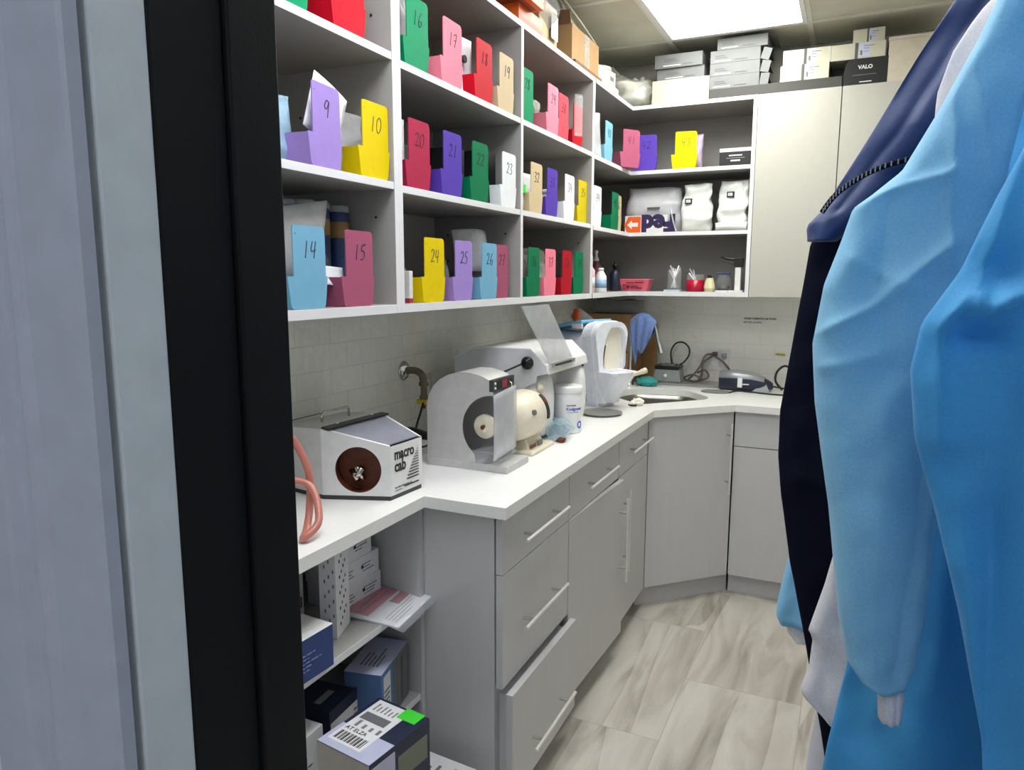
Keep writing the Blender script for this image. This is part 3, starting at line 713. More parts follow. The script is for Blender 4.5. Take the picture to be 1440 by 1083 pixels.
# ------------------------------------------------------------------ corner shelf contents
t = carton('black_box', 'small black box with pale lid and white lettering on the back wall shelf', 'box', (.145, .09, .082), (.846, YUB + .065, 2.007), 0, blackm,
           decals=[('-y', 0, .80, 1, 1, offw, 'pale_band')] + [('-y', .3, .56, .72, .62, offw, 'printed_text', 1), ('-y', .22, .42, .8, .47, print_g, 'printed_text', 1), ('-y', .36, .26, .66, .34, offw, 'printed_text', 1)], texts=())
# courier mailer
t = thing('courier_mailer', 'white courier mailer bag lying upside down with orange and purple lettering', 'bag', (.44, YUB + .14, 1.706), R(-90))
mb = pouch('bag_body', None, None, (0, 0, .0), 0, .31, .228, .15, gbag, 21, .02, taper=.12, top_flat=False, parent=t)
g = G()
sx = -.125
def bandpoint(u, v): return None
lt = G(); vs2, fs2 = txt('Fed', .118, bold=.008); wfed = max(p.x for p in vs2)
lt.add([Vector((.083 + p.z, -.048 + wfed - p.x, .084 - p.y)) for p in vs2], fs2, fedp)
ob = [(-.125, .0), (-.052, .0), (-.052, .080), (-.118, .080), (-.128, .055), (-.140, .040), (-.128, .02)]
arw = [(-.122, .040), (-.098, .062), (-.098, .050), (-.066, .050), (-.066, .030), (-.098, .030), (-.098, .018)]
lt.box((.078, -.135, .001), (.0826, .085, .088), offw); fm = basis((.0832, 0, .003), (0, 1, 0), (0, 0, 1)); lt.flat([ob, arw], .0008, fedo, fm); lt.flat([arw], .0008, white, fm)
lt.build('lettering', t)
Bx((.084, -.02, .115), (.0865, .045, .127), greyl).build('label_strip', t)
G().tube(smoothpath([(.085, .10, .12), (.095, .115, .06), (.1, .135, .004)]), .004, clearb, 8).build('seal_fold', t)
# white printed pouches
def prp(lab, x, w, h, seed, lx, lz, rz=0, lean=0):
    t = thing('foil_pouch', lab, 'pouch', (x, YUB + .075, 1.706), R(-90) + rz, 'white pouches on the middle corner shelf')
    pouch('bag_body', None, None, (0, 0, 0), 0, w, h, .09, wbag, seed, .026, taper=.06, parent=t, lean=lean)
    g = G(); y0 = lx; z0 = lz; xx = .047 - .03 * (lz / h) + lean * lz
    g.box((xx - .01, y0, z0), (xx + .004, y0 + .034, z0 + .026), print_k); g.build('printed_logo', t)
    g = G(); g.box((xx + .0041, y0 + .006, z0 + .006), (xx + .005, y0 + .027, z0 + .020), white); g.text('ss', .012, print_k, basis((xx + .0055, y0 + .010, z0 + .010), (0, 1, 0), (0, 0, 1))); g.build('logo_panel', t)
prp('white flat-topped pouch with small black logo beside the courier mailer', .668, .145, .235, 31, -.055, .135)
prp('white pouch with black logo, rightmost on its shelf and leaning', .842, .14, .235, 32, -.03, .16, R(-3), lean=-.02)
pouch('foil_pouch', 'folded white pouch lying at the foot of the rightmost pouch', 'pouch', (.84, YUB + .045, 1.706), R(-90), .15, .04, .06, wbag, 33, .012, top_flat=False)
# lowest corner shelf
t = thing('slim_box', 'tall narrow white box edge standing against the divider with a dark slot', 'box', (.335, 1.585, ZB))
Bx((-.12, -.012, 0), (0, .022, .165), offw).build('box_body', t, bevel=.001); Bx((-.001, -.0125, .06), (.0008, -.004, .125), print_k).build('slot', t)
def bottle(lab, cat, x, y, prof, m, cap=None, capm=white, band=None, name='bottle'):
    t = thing(name, lab, cat, (x, y, ZB)); G().lathe(prof, m).build('body', t)
    if cap: G().lathe(cap, capm).build('cap', t)
    if band: G().lathe(band[0], band[1]).build('label', t)
    return t
bottle('pink and white bottle next to the white box on the lowest corner shelf', 'bottle', .29, 1.70, [(.022, 0), (.024, .004), (.024, .10), (.014, .115), (.012, .12)], P('pale_pink', (226, 190, 202), .4), [(.013, .12), (.013, .135), (.01, .137)], capm=P('dark_cap', (52, 30, 44), .4), band=([(.0243, .02), (.0243, .07)], offw))
bottle('white bottle with blue label on the lowest corner shelf', 'bottle', .30, 1.83, [(.028, 0), (.030, .004), (.027, .075), (.014, .098), (.012, .10)], white, [(.014, .10), (.014, .112), (.012, .114)], band=([(.0295, .02), (.0282, .06)], P('pale_blue_label', (150, 180, 220), .5)))
t = bottle('tall spray bottle with white nozzle and plum liquid', 'spray bottle', .225, 1.98, [(.026, 0), (.028, .004), (.028, .12), (.014, .14), (.013, .15)], purpl, [(.014, .15), (.014, .165), (.008, .168), (.006, .19), (.009, .191), (.009, .2), (.004, .203)])
bottle('dark blue bottle with a small black nozzle behind the pink tub', 'bottle', .28, 2.12, [(.024, 0), (.026, .003), (.026, .09), (.012, .11)], navyp, [(.012, .11), (.012, .125), (.016, .126), (.016, .132), (.006, .135), (.005, .15)], capm=black)
t = thing('pink_tub', 'pink open plastic tub with black lettering on the lowest corner shelf', 'tub', (.376, YUB + .05, ZB))
g = G(); a = lambda k, z: [Vector((sx_ * (.062 + .016 * k), sy_ * (.035 + .01 * k), z)) for sx_, sy_ in ((-1, -1), (1, -1), (1, 1), (-1, 1))]
g.loft([a(0, 0), a(.95, .056), a(1.15, .056), a(1.15, .062), a(.9, .062), a(-.05, .003)], cyl_pink, False); g.build('body', t, bevel=.001)
g = G(); mt = basis((-.058, -.0415, .010), (1, 0, 0), (0, -.17, 1))
for k, (u0, v0, u1, v1) in enumerate(((.0, .0, .014, .003), (0, .0, .003, .024), (.011, 0, .014, .024), (0, .021, .014, .024), (.02, .004, .034, .020), (.04, .006, .062, .010), (.04, .014, .08, .018), (.066, .005, .10, .010), (.016, .032, .058, .036), (.062, .033, .108, .038))): g.box((u0, v0, .0), (u1, v1, .003), P('dark_pink_print', (120, 20, 50), .5) if k == 0 else MATS['dark_pink_print'], mt)
g.build('lettering', t)
def jarof(lab, x, y, r, h, liquid, sticks, seed, base=None):
    t = thing('clear_jar', lab, 'jar', (x, y, ZB + (.009 if base else .0)))
    G().lathe([(r * .94, .0), (r, .003), (r, h), (r - .002, h), (r - .002, .004), (.001, .004)], glassy).build('glass', t)
    if liquid: G().lathe([(r - .001, .001), (r + .0004, .004), (r + .0004, liquid[1]), (.001, liquid[1])], liquid[0]).build('liquid', t)
    rr = random.Random(seed)
    for i in range(sticks):
        a_ = rr.random() * 6.28; q = r * .5
        tag(G().tube([(x + q * math.cos(a_), y + q * math.sin(a_), ZB + .02), (x - q * 1.5 * math.cos(a_), y - q * 1.4 * math.sin(a_), ZB + h * (1.05 + .3 * rr.random()))], .004, white if i % 2 else smoke, 8).build('stirring_stick'),
            'plastic stick, one of those standing in the ' + ('left clear jar on the corner shelf' if seed == 1 else 'red liquid jar on the corner shelf'), 'stick', 'sticks in the %s jar' % ('left' if seed == 1 else 'red'))
    return t
Bx((-.040, -.03, 0), (.04, .03, .009), P('pale_blue_box', (190, 212, 226), .5)).build('pad')
pad = bpy.data.objects['pad']; pad.name = 'pale_blue_pad'; pad.location = (.567, YUB + .045, ZB); tag(pad, 'thin pale blue pad under the jar of sticks', 'pad')
jarof('clear jar crowded with white sticks on a pale blue pad', .572, YUB + .05, .036, .10, None, 6, 1, True)
jarof('clear jar half full of crimson liquid', .675, YUB + .06, .044, .085, (crim, .058), 3, 2)
t = thing('cream_bottle', 'small cream faceted bottle beside the red liquid jar', 'bottle', (.750, YUB + .03, ZB))
G().lathe([(.022, 0), (.027, .018), (.026, .03), (.018, .062), (.018, .068)], P('cream_glaze', (224, 220, 178), .35), 8, smooth=False).build('body', t); G().lathe([(.010, .068), (.010, .080), (.007, .082)], black).build('cap', t)
t = thing('glass_dome', 'clear glass jar with dark contents and a blue lid beside the cream bottle', 'jar', (.812, YUB + .07, ZB))
G().lathe([(.036, 0), (.04, .004), (.038, .05), (.025, .08), (.02, .085)], glassy).build('glass', t); G().lathe([(.028, .004), (.03, .03), (.001, .032)], darkmetal).build('contents', t); G().box((-.04, -.012, .086), (.03, .012, .094), bluec).build('lid', t, bevel=.002)
tag(Bx((-.03, -.02, 0), (.03, .02, .008), white).build('white_pad', loc=(.812, YUB + .022, ZB)), 'small white pad in front of the clear glass jar', 'pad')
t = thing('dispensing_gun', 'black and white cartridge dispensing gun standing at the right end of the shelf', 'tool', (.880, YUB + .06, ZB))
g = G(); g.box((-.014, -.014, .008), (.014, .014, .12), white); g.build('cartridge', t, bevel=.003)
g = G(); g.box((-.02, -.016, .12), (.022, .016, .165), black); g.tube([(.0, 0, .155), (-.06, 0, .163), (-.085, 0, .17)], [.010, .007, .004], black, 8); g.tube([(.0, 0, .13), (-.04, 0, .14), (-.075, 0, .152)], .004, darkmetal, 8); g.build('grip', t, bevel=.002)
Bx((-.05, -.03, 0), (.028, .03, .008), white).build('base', t, bevel=.001)

# ------------------------------------------------------------------ on top of the wall units
carton('orange_box', 'orange box with pale stripes overhanging the front of the shelf top', 'box', (.20, .20, .10), (.285, .80, ZT + .055), R(0), orange, decals=[('+x', .2, .35, .85, .42, ivory), ('+x', .45, .55, .9, .62, ivory), ('+x', .5, .75, .95, .8, ivory), ('-z', .05, .1, .95, .9, orange_d)])
carton('orange_box', 'orange and pink box lying under the overhanging orange box', 'box', (.22, .20, .054), (.235, .885, ZT), R(0), orange, decals=[('+x', .0, .0, 1, .35, P('salmon_print', (214, 92, 62), .5)), ('+x', .45, .5, .9, .75, ivory)])
t = thing('wrapped_parcel', 'beige parcel wrapped in grey film with a white label', 'parcel', (.215, 1.09, ZT))
Bx((-.11, -.085, 0), (.11, .085, .15), P('tan_card', (180, 160, 128), .7)).build('box_body', t, bevel=.004)
pouch('wrap', None, None, (0, 0, 0), 0, .20, .255, .262, hazeb, 41, .02, parent=t, top_flat=False)
Bx((.1195, .0, .03), (.121, .065, .115), P('grey_label', (186, 184, 182), .6)).build('label', t)
t = carton('cardboard_box', 'open brown cardboard box with clear tape, tallest on the left shelf top', 'box', (.27, .33, .135), (.19, 1.50, ZT + .02), 0, card, decals=[('+x', .44, .0, .62, 1, clearb, 'packing_tape', 1)])
Bx((-.135, -.165, -.02), (.150, .165, -.001), card_d).build('bottom_flap', t)
G().add(*sheetmesh(10, 4, lambda u, v: (.125 - .05 * v, -.165 + .32 * u, .135 + v * (.11 - .10 * u)), .003), clearb).build('clear_wrap', t)
G().tube([(.085, -.165, .245), (.11, .0, .19), (.122, .155, .146)], .004, ivory, 6).build('wrap_edge', t)
G().box((0, 0, 0), (.26, .05, .003), card_d, basis((-.13, -.165, .135), (1, 0, 0), (0, -.3, 1))).build('side_flap', t)
carton('white_printed_box', 'small white printed box next to the cardboard box on the shelf top', 'box', (.10, .22, .062), (.27, 1.80, ZT + .033), R(-4), ivory, decals=[('+x', .12, .3, .25, .8, cream, 'printed_panel', 1), ('+x', .35, .25, .6, .85, cream, 'printed_panel', 1), ('+x', .7, .4, .9, .7, greycard, 'printed_panel', 1)])
for k in range(3):
    tag(Bx((-.10, -.13, 0), (.075, .125, .010), (offw, P('pinkish_card', (214, 170, 156), .6), offw)[k] if k != 1 else MATS['pinkish_card']).build('folded_carton', loc=(.262, 1.79 + .005 * k, ZT + .011 * k), rz=R(-2 + k), bevel=.001),
        ('lowest flattened carton under the small white printed box', 'pinkish flattened carton in the middle of the pile', 'uppermost flattened carton under the small white printed box')[k], 'carton', 'flattened cartons on the shelf top')
t = thing('white_tub', 'round white plastic tub with a rim behind the small printed box', 'tub', (.19, 2.02, ZT)); G().lathe([(.065, 0), (.072, .150), (.078, .152), (.078, .165), (.070, .166), (.064, .01), (.001, .008)], white).build('body', t)
G().tube([(.076, -.06, .14), (.10, 0, .13), (.076, .06, .14)], .003, white, 8).build('handle', t)
carton('brown_box', 'small brown carton half hidden behind the clear bag', 'box', (.09, .09, .11), (.20, 2.27, ZT), R(10), card_d)
t = thing('bag_of_gloves', 'clear plastic bag stuffed with white gloves at the inner corner of the shelf top', 'bag', (.30, 2.24, ZT), R(-50))
pouch('bag_film', None, None, (0, 0, 0), 0, .23, .16, .17, P('white_film', (236, 236, 226), .2, alpha=.62, var=.1), 44, .075, parent=t, top_flat=False, nu=34, nv=26)
g = G()
for k in range(16):
    a_ = rnd.random() * 6.28; q = .03 + .04 * rnd.random(); b0 = Vector((q * math.cos(a_), q * 1.2 * math.sin(a_), .03 + rnd.random() * .02))
    g.tube(smoothpath([b0, b0 + Vector((.02 * math.sin(a_), .02, .05)), b0 + Vector((-.03 * math.cos(a_), .03 * rnd.uniform(-1, 1), .09 + .03 * rnd.random()))], 5), [.022 - .0008 * i for i in range(11)], offw, 8)
g.build('gloves', t)
G().tube(smoothpath([(-.02, -.02, .13), (-.03, -.05, .17), (-.05, -.08, .225)], 5), [.03 - .0026 * i for i in range(11)], clearb, 10).build('twisted_neck', t)
carton('white_box', 'long plain white box on the shelf top under the two grey boxes', 'box', (.275, .28, .114), (.573, 2.30, ZT), 0, ivory)
for k, (x, z, dz, dy, lab) in enumerate(((.573, ZT + .1145, .052, .012, 'lower grey flat box on the long white box'), (.560, ZT + .167, .062, 0, 'upper grey flat box on the long white box'))):
    carton('grey_box', lab, 'box', (.228, .25, dz), (x, 2.28 + dy, z), R(-1.5 + k * 2), greycard, 'grey flat boxes on the wall cabinet', decals=[('-y', .18, .14, .55, .2, offw, 'printed_text', 1), ('-y', .2, .45, .5, .5, greyl, 'printed_text', 1), ('-y', .2, .6, .45, .65, greyl, 'printed_text', 1), ('-y', .6, .18, .8, .24, greyl, 'printed_text', 1)])
tag(Bx((0, 0, 0), (.575, .30, .046), P('charcoal_board', (62, 62, 60), .6)).build('charcoal_board', loc=(.714, YUB + .012, ZT), bevel=.002), 'long dark charcoal board lying on the wall cabinet under the grey and white boxes', 'board')
names3 = ['lowest grey flat box in the stack of four with open end flaps', 'second grey flat box from the bottom of the stack of four', 'third grey flat box from the bottom of the stack of four', 'topmost grey flat box of the stack of four, shifted right']
zz = ZT + .0462
for k in range(4):
    x0 = .712 if k < 3 else .742; dz = .057 if k < 3 else .060
    if k == 3: dz = .052
    fl = [((.1125, -.12, .003), (1, -.15, -.15 - .1 * k), (0, 0, 1), .04, dz - .006, .001)] if k < 3 else []
    fl.append(((.1125, -.11, dz - .004), (1, .0, -.5), (0, 1, 0), .045, .18, .001))
    carton('grey_box', names3[k], 'box', (.225, .25, dz), (x0 + .1125, YUB + .145 - .0 * k, zz), 0, greycard, 'grey flat boxes on the wall cabinet', flap=fl, decals=[('-y', .08, .14, .42, .2, offw, 'printed_text', 1), ('-y', .1, .4, .34, .45, greyl, 'printed_text', 1), ('-y', .1, .55, .3, .6, greyl, 'printed_text', 1), ('-y', .5, .16, .75, .22, greyl, 'printed_text', 1)])
    zz += dz + .0003
def whitebox(lab, x, y, z, rz=0, s=(.205, .15, .070)):
    return carton('white_box', lab, 'box', s, (x, y, z), rz, ivory, 'white boxes with grey stripe labels', decals=[('-y', .44, 0, .50, 1, greyl, 'stripe', 0), ('-y', .52, .12, .72, .95, lav_lbl, 'label', 0), ('-y', .54, .2, .58, .5, print_g, 'printed_text', 1), ('-y', .6, .75, .8, .79, print_g, 'printed_text', 1), ('-y', .6, .6, .7, .63, print_g, 'printed_text', 1), ('-y', .6, .4, .7, .43, print_g, 'printed_text', 1)])
whitebox('lower white box with a grey stripe label standing on the charcoal board', 1.130, YUB + .10, ZT + .0465)
whitebox('upper white box with a grey stripe label, stacked on its twin', 1.135, YUB + .105, ZT + .117, R(1), (.20, .15, .066))
t = thing('black_case', 'rounded black product box with white VALO lettering on the wall cabinet', 'box', (1.378, YUB + .10, ZT))
ol = [(-.089, 0), (.089, 0), (.089, .112)] + circ(-.049, .082, .03, 6, 90, 165) + [(-.089, .03)]
G().flat([ol], .16, blackm, basis((0, 0, 0), (1, 0, 0), (0, 0, 1))).build('box_body', t, bevel=.0015)
g = G(); mt = basis((.0, -.0812, 0), (1, 0, 0), (0, 0, 1)); g.text('VALO', .022, offw, mt @ Matrix.Translation((-.028, .068, 0)), bold=.0008); g.box((-.02, .012, 0), (.028, .016, .0006), offw, mt); g.box((-.05, .042, 0), (.045, .0445, .0006), print_g, mt); g.build('lettering', t)
tag(Bx((-.04, -.07, 0), (.04, .07, .105), darkmetal).build('dark_box', loc=(1.255 - .0, YUB + .24, ZT + .0465)), 'dark box set back between the white boxes and the black case', 'box')
whitebox('wide white box with a grey stripe label resting on the black case', 1.345, YUB + .10, ZT + .1135, 0, (.215, .15, .066))
whitebox('smaller white box with a stripe label, topmost above the black case', 1.385, YUB + .115, ZT + .180, R(-1), (.125, .14, .060))
t = thing('tall_carton', 'pale beige carton behind the navy gown on top of the wall cabinet', 'box', (1.56, YUB + .15, ZT))
Bx((-.095, -.13, 0), (.095, .13, .172), P('pale_beige_card', (206, 198, 180), .6)).build('box_body', t, bevel=.001); Bx((-.098, -.133, .172), (.098, .133, .186), MATS['pale_beige_card']).build('lid', t, bevel=.001)

# ------------------------------------------------------------------ sandblasting cabinet ("macro cab")
t = thing('sandblasting_cabinet', 'white metal sandblasting cabinet lettered macro cab on the narrow worktop', 'machine', (.20, .062, .914), R(-3.4))
pl_ = [(-.150, -.126), (.0, -.141), (.163, -.068), (.163, .068), (.0, .110), (-.150, .110)]
zt = [.175, .184, .142, .142, .184, .175]; z0 = .012
bd = G(); vb = [Vector((x, y, z0)) for x, y in pl_]; vt = [Vector((p[0], p[1], z)) for p, z in zip(pl_, zt)]
vs = vb + vt
bd.add(vs, [(5, 4, 3, 2, 1, 0), (2, 3, 9, 8), (3, 4, 10, 9), (4, 5, 11, 10), (5, 0, 6, 11), (0, 1, 7, 6), (6, 7, 10, 11)], offw)
# front-left face with round arm hole
Lf = math.hypot(.163, .073); mt = basis((.0, -.141, z0), (.163, .073, 0), (0, 0, 1))
bd.add(*flat([[(0, 0), (Lf, 0), (Lf, .13), (0, .172)], circ(Lf * .53, .068, .0600, 40)], .001), offw, xf=mt)
bd.build('housing', t)
G().add([(x * .985, y * .985, z_) for z_ in (0, .0125) for x, y in pl_], [(5, 4, 3, 2, 1, 0)] + [(k, (k + 1) % 6, 6 + (k + 1) % 6, 6 + k) for k in range(6)] + [(6, 7, 8, 9, 10, 11)], darkmetal).build('base', t)
g = G(); 
g.cyl(mt @ Vector((Lf * .53, .068, -.045)), mt @ Vector((Lf * .53, .068, -.0445)), .072, rust, 30)
rr_ = [[mt @ Vector((Lf * .53 + r_ * math.cos(2 * math.pi * k / 36), .068 + r_ * math.sin(2 * math.pi * k / 36), z_)) for k in range(36)] for r_, z_ in ((.060, -.0006), (.063, -.02), (.064, -.046))]
g.loft(rr_, rust, True, False); g.build('arm_port_membrane', t)
g = G()
for k, (a_, b_) in enumerate((((.03, .032, -.02), (-.005, .072, -.02)), ((-.01, .028, -.018), (.012, .07, -.015)), ((-.03, .055, -.03), (.002, .040, -.015)))):
    g.tube([mt @ Vector((Lf * .5 + a_[0] * .6 - .005, a_[1] + .004, a_[2])), mt @ Vector((Lf * .5 + b_[0], b_[1], b_[2]))], [.007, .010], mirrorish, 7)
g.build('nozzle', t)
# sloping window
wv = [(.006, -.126, .1822), (.155, -.062, .1440), (.155, .062, .1440), (.006, .098, .1822)]
g = G(); g.add([(x, y, z + .002) for x, y, z in wv] + [(x, y, z - .001) for x, y, z in wv], [(0, 1, 2, 3), (7, 6, 5, 4), (0, 4, 5, 1), (1, 5, 6, 2), (2, 6, 7, 3), (3, 7, 4, 0)], window_m); g.build('window', t)
g = G(); g.add([Vector(p) + Vector((0, 0, .0005)) for p in ((.0, -.141, .184), (.163, -.068, .142), (.155, -.060, .1442), (.006, -.126, .1826))], [(0, 1, 2, 3)], offw)
g.add([Vector(p) + Vector((0, 0, .0005)) for p in ((.0, .110, .184), (.006, .098, .1826), (.155, .060, .1442), (.163, .068, .142))], [(0, 1, 2, 3)], offw)
g.build('window_frame', t)
g = G(); g.box((-.012, -.136, .184), (.014, .106, .1885), black, Matrix.Rotation(R(3), 4, 'Y')); g.cyl((.001, -.08, .187), (.001, -.08, .1915), .004, white, 10); g.cyl((.001, .06, .187), (.001, .06, .1915), .004, white, 10); g.build('hinge_strip', t)
G().tube([(-.075, -.055, .177), (-.075, -.055, .200), (-.075, -.048, .206), (-.075, .045, .206), (-.075, .052, .200), (-.075, .052, .178)], .0038, chrome, 8).build('carry_handle', t)
G().tube([(-.15, -.30, .17), (-.14, -.08, .187), (-.13, .02, .19)], .0012, darkmetal, 6).build('wire', t)
g = G(); mt = basis((.1635, -.068, z0), (0, 1, 0), (0, 0, 1))
g.text('macro', .0325, print_k, mt @ Matrix.Translation((.016, .092, 0)) @ Matrix.Scale(1.25, 4, (0, 1, 0)), bold=.0009); g.text('cab', .035, print_k, mt @ Matrix.Translation((.016, .060, 0)) @ Matrix.Scale(1.2, 4, (0, 1, 0)), bold=.0009)
g.text('Specialty Engineering, Inc.', .0072, print_g, mt @ Matrix.Translation((.016, .016, 0)))
g.box((.016, .009, 0), (.045, .011, .0006), print_g, mt)
for k in range(14):
    v0 = .012 + .0088 * k * (1 - .012 * k); w_ = .062 * (1 - k / 13.5) ** 1.05 + .001; hh = .0036 * (1 - k / 16)
    if k == 1: continue
    g.box((.119 - w_, v0, 0), (.119, v0 + hh, .0006), print_k, mt)
g.build('lettering', t)
# salmon hose
tag(G().tube(smoothpath([(.22, -.47, .93), (.24, -.36, 1.15), (.27, -.285, 1.135), (.305, -.26, 1.05), (.31, -.265, .97), (.33, -.30, .928), (.36, -.345, .926), (.365, -.30, .955), (.31, -.27, 1.02), (.25, -.35, 1.03), (.20, -.42, .96)], 8), .0085, salmon, 12).build('rubber_hose'), 'looped salmon coloured rubber hose at the left edge of the worktop', 'hose')
# wall valve with elbow
t = thing('wall_valve', 'chrome wall flange with pipe elbow and yellow tag above the worktop', 'valve', (0, .589, 1.161))
G().lathe([(.032, 0), (.034, .002), (.030, .008), (.016, .016), (.012, .017)], chrome, xf=Matrix.Rotation(R(90), 4, 'Y')).build('flange', t)
G().tube(smoothpath([(.008, 0, 0), (.05, 0, .002), (.075, 0, -.012), (.082, 0, -.04)], 8), .0125, galv, 14).build('elbow', t)
g = G(); g.cyl((.082, 0, -.036), (.082, 0, -.048), .017, galv, 12); g.cyl((.082, 0, -.048), (.082, 0, -.082), .011, galv, 14); g.cyl((.082, 0, -.082), (.082, 0, -.094), .015, galv, 6); g.build('valve_body', t)
G().box((.062, -.018, -.112), (.101, .018, -.094), yellowt).build('yellow_tag', t, bevel=.003)
g = G(); g.cyl((.082, 0, -.112), (.082, 0, -.128), .009, rust, 12, .004); g.build('outlet', t)
tag(G().tube(smoothpath([(.09, .57, 1.055), (.11, .52, 1.03), (.13, .46, .99), (.14, .44, .94)], 6), .004, rubber, 8).build('black_hose'), 'black hose running from the valve down to the left', 'hose')
tag(G().tube(smoothpath([(.09, .60, 1.055), (.10, .635, 1.02), (.11, .645, .97), (.12, .60, .93), (.14, .50, .925), (.12, .42, .935)], 6), .004, rubber, 8).build('black_hose'), 'black hose running from the valve down to the right', 'hose')
g = G()
for k in range(4): g.tube(smoothpath([(.20 - .02 * k, .32, .925 + .012 * k), (.16, .33 + .01 * k, .96 + .012 * k), (.14, .42, .97 + .01 * k), (.17 + .02 * k, .50, .95), (.22, .47, .926 + .01 * k)], 6), .006, rubber, 8)
tag(g.build('coiled_cable'), 'coiled black cables on the worktop between the sandblasting cabinet and the hood', 'cable')
t = thing('wall_outlet', 'pale wall outlet plate partly behind the metal hood', 'outlet', (0, .735, 1.075)); Bx((0, -.035, -.057), (.005, .035, .057), ivory).build('plate', t, bevel=.002); Bx((.005, -.016, -.035), (.007, .016, .035), white).build('socket', t)

# ------------------------------------------------------------------ polishing hood (near)
t = thing('polishing_hood', 'grey sheet metal polishing hood with round cut-out side and clear shield, nearest on the counter', 'machine', (.245, .345, .914))
G().box((0, -.004, 0), (.272, .150, .022), sheet).build('base_tray', t, bevel=.003)
sil = [(.0, .022), (.0, .185), (.006, .215), (.022, .243), (.045, .265), (.075, .281), (.11, .2895), (.15, .290), (.185, .283), (.215, .270), (.225, .245), (.225, .226)]
arc = circ(.222, .127, .100, 20, 92, 232)
side = sil + [(.218, .226)] + arc + [(.165, .030), (.165, .022)]
mt = basis((0, .0015, 0), (1, 0, 0), (0, 0, 1))
G().flat([side], .0022, sheet, mt).build('near_side_panel', t)
far = sil + [(.225, .022)]
G().flat([far], .0022, sheet, basis((0, .139, 0), (1, 0, 0), (0, 0, 1))).build('far_side_panel', t)
sk = G(); pts = sil[:11]
vs = [Vector((x, .0, z)) for x, z in pts] + [Vector((x, .141, z)) for x, z in pts] + [Vector((x * .99 + .001, .0, z - .002)) for x, z in pts] + [Vector((x * .99 + .001, .141, z - .002)) for x, z in pts]
n_ = len(pts); fs = []
for i in range(n_ - 1): fs += [(i, i + 1, n_ + i + 1, n_ + i), (2 * n_ + i, 3 * n_ + i, 3 * n_ + i + 1, 2 * n_ + i + 1)]
sk.add(vs, fs, sheet, True); sk.build('curved_top', t)
G().box((.212, .0, .238), (.226, .141, .272), darkmetal).build('front_lip', t)
g = G(); g.box((.2262, .02, .244), (.2268, .055, .266), print_k); g.box((.2262, .058, .244), (.2268, .09, .266), redp); g.box((.2262, .094, .244), (.2268, .128, .266), print_k); g.cyl((.2262, .009, .262), (.229, .009, .262), .004, white, 8); g.cyl((.2262, .009, .248), (.229, .009, .248), .004, white, 8); g.build('warning_label', t)
vs, fs = sheetmesh(8, 10, lambda u, v: (.246 + .002 * math.sin(v * 3), -.040 + u * .150, .050 + v * .192 + .012 * (u - .5)), .0025); G().add(vs, fs, acryl, True).build('splash_shield', t)
G().tube([(.230, .09, .262), (.244, .085, .255), (.246, .085, .225)], .0025, steel, 6).build('shield_bracket', t)
pouch('liner_bag', None, None, (.19, .065, .022), 0, .145, .04, .12, clearp, 51, .045, parent=t, top_flat=False)
WH = (G().lathe([(.004, -.012), (.012, -.012), (.014, -.008), (.034, -.007), (.037, -.003), (.037, .004), (.034, .008), (.004, .010)], cream, 28, xf=Matrix.Translation((.424, .385, 1.040)) @ Matrix.Rotation(R(90), 4, 'X')))
# lathe motor
t = thing('lathe_motor', 'cream bench lathe motor between the two hoods', 'machine', (.425, .635, .914))
AX = Matrix.Translation((0, 0, .118)) @ Matrix.Rotation(R(-90), 4, 'X')
G().lathe([(.010, -.27), (.012, -.20), (.012, -.125), (.035, -.12), (.05, -.112), (.066, -.09), (.077, -.055), (.080, -.02), (.080, .04), (.075, .070), (.060, .095), (.035, .108), (.012, .110)], cream, 36, AX).build('housing', t)
G().lathe([(.0805, .012), (.082, .016), (.082, .03), (.0805, .034)], cream, 36, AX).build('housing_band', t)
g = G(); g.box((-.055, -.07, 0), (.075, .12, .014), cream); g.build('foot', t, bevel=.006)
g = G(); g.loft([[Vector((x, y, .012)) for x, y in ((-.04, -.05), (.055, -.05), (.055, .09), (-.04, .09))], [Vector((x, y, .045)) for x, y in ((-.03, -.035), (.035, -.035), (.035, .07), (-.03, .07))]], cream, False); g.build('pedestal', t, bevel=.004)
WH.cyl((.424, .372, 1.04), (.424, .364, 1.04), .007, rust, 10); o_ = WH.build('polishing_wheel', t); o_.location = (-.425, -.635, -.914)
# switch plates on the camera-facing round side
def onr(phi, y0, y1, w_, m, nm, r=.0805):
    g = G(); n2 = 6
    rg = []
    for k in range(n2 + 1):
        a_ = R(phi - w_ / 2 + w_ * k / n2); rg.append([Vector((r_ * math.cos(a_), y, .118 + r_ * math.sin(a_))) for r_, y in ((r, y0), (r + .0025, y0 + .003), (r + .0025, y1 - .003), (r, y1))])
    g.loft(rg, m, False); return g.build(nm, t)
onr(22, .036, .060, 62, print_k, 'switch_plate'); onr(36, .04, .057, 16, rust, 'switch', .0825)
G().cyl((.066, -.055, .14), (.078, -.058, .142), .009, greycard, 14).build('bolt_cap', t)
g = G(); g.box((.055, -.045, .018), (.057, .0, .03), rust); g.box((.056, .015, .016), (.059, .05, .034), greycard); g.build('rating_plate', t)
G().tube([(.02, .10, .20), (.03, .115, .19)], .012, cream, 8).build('eye_lug', t)

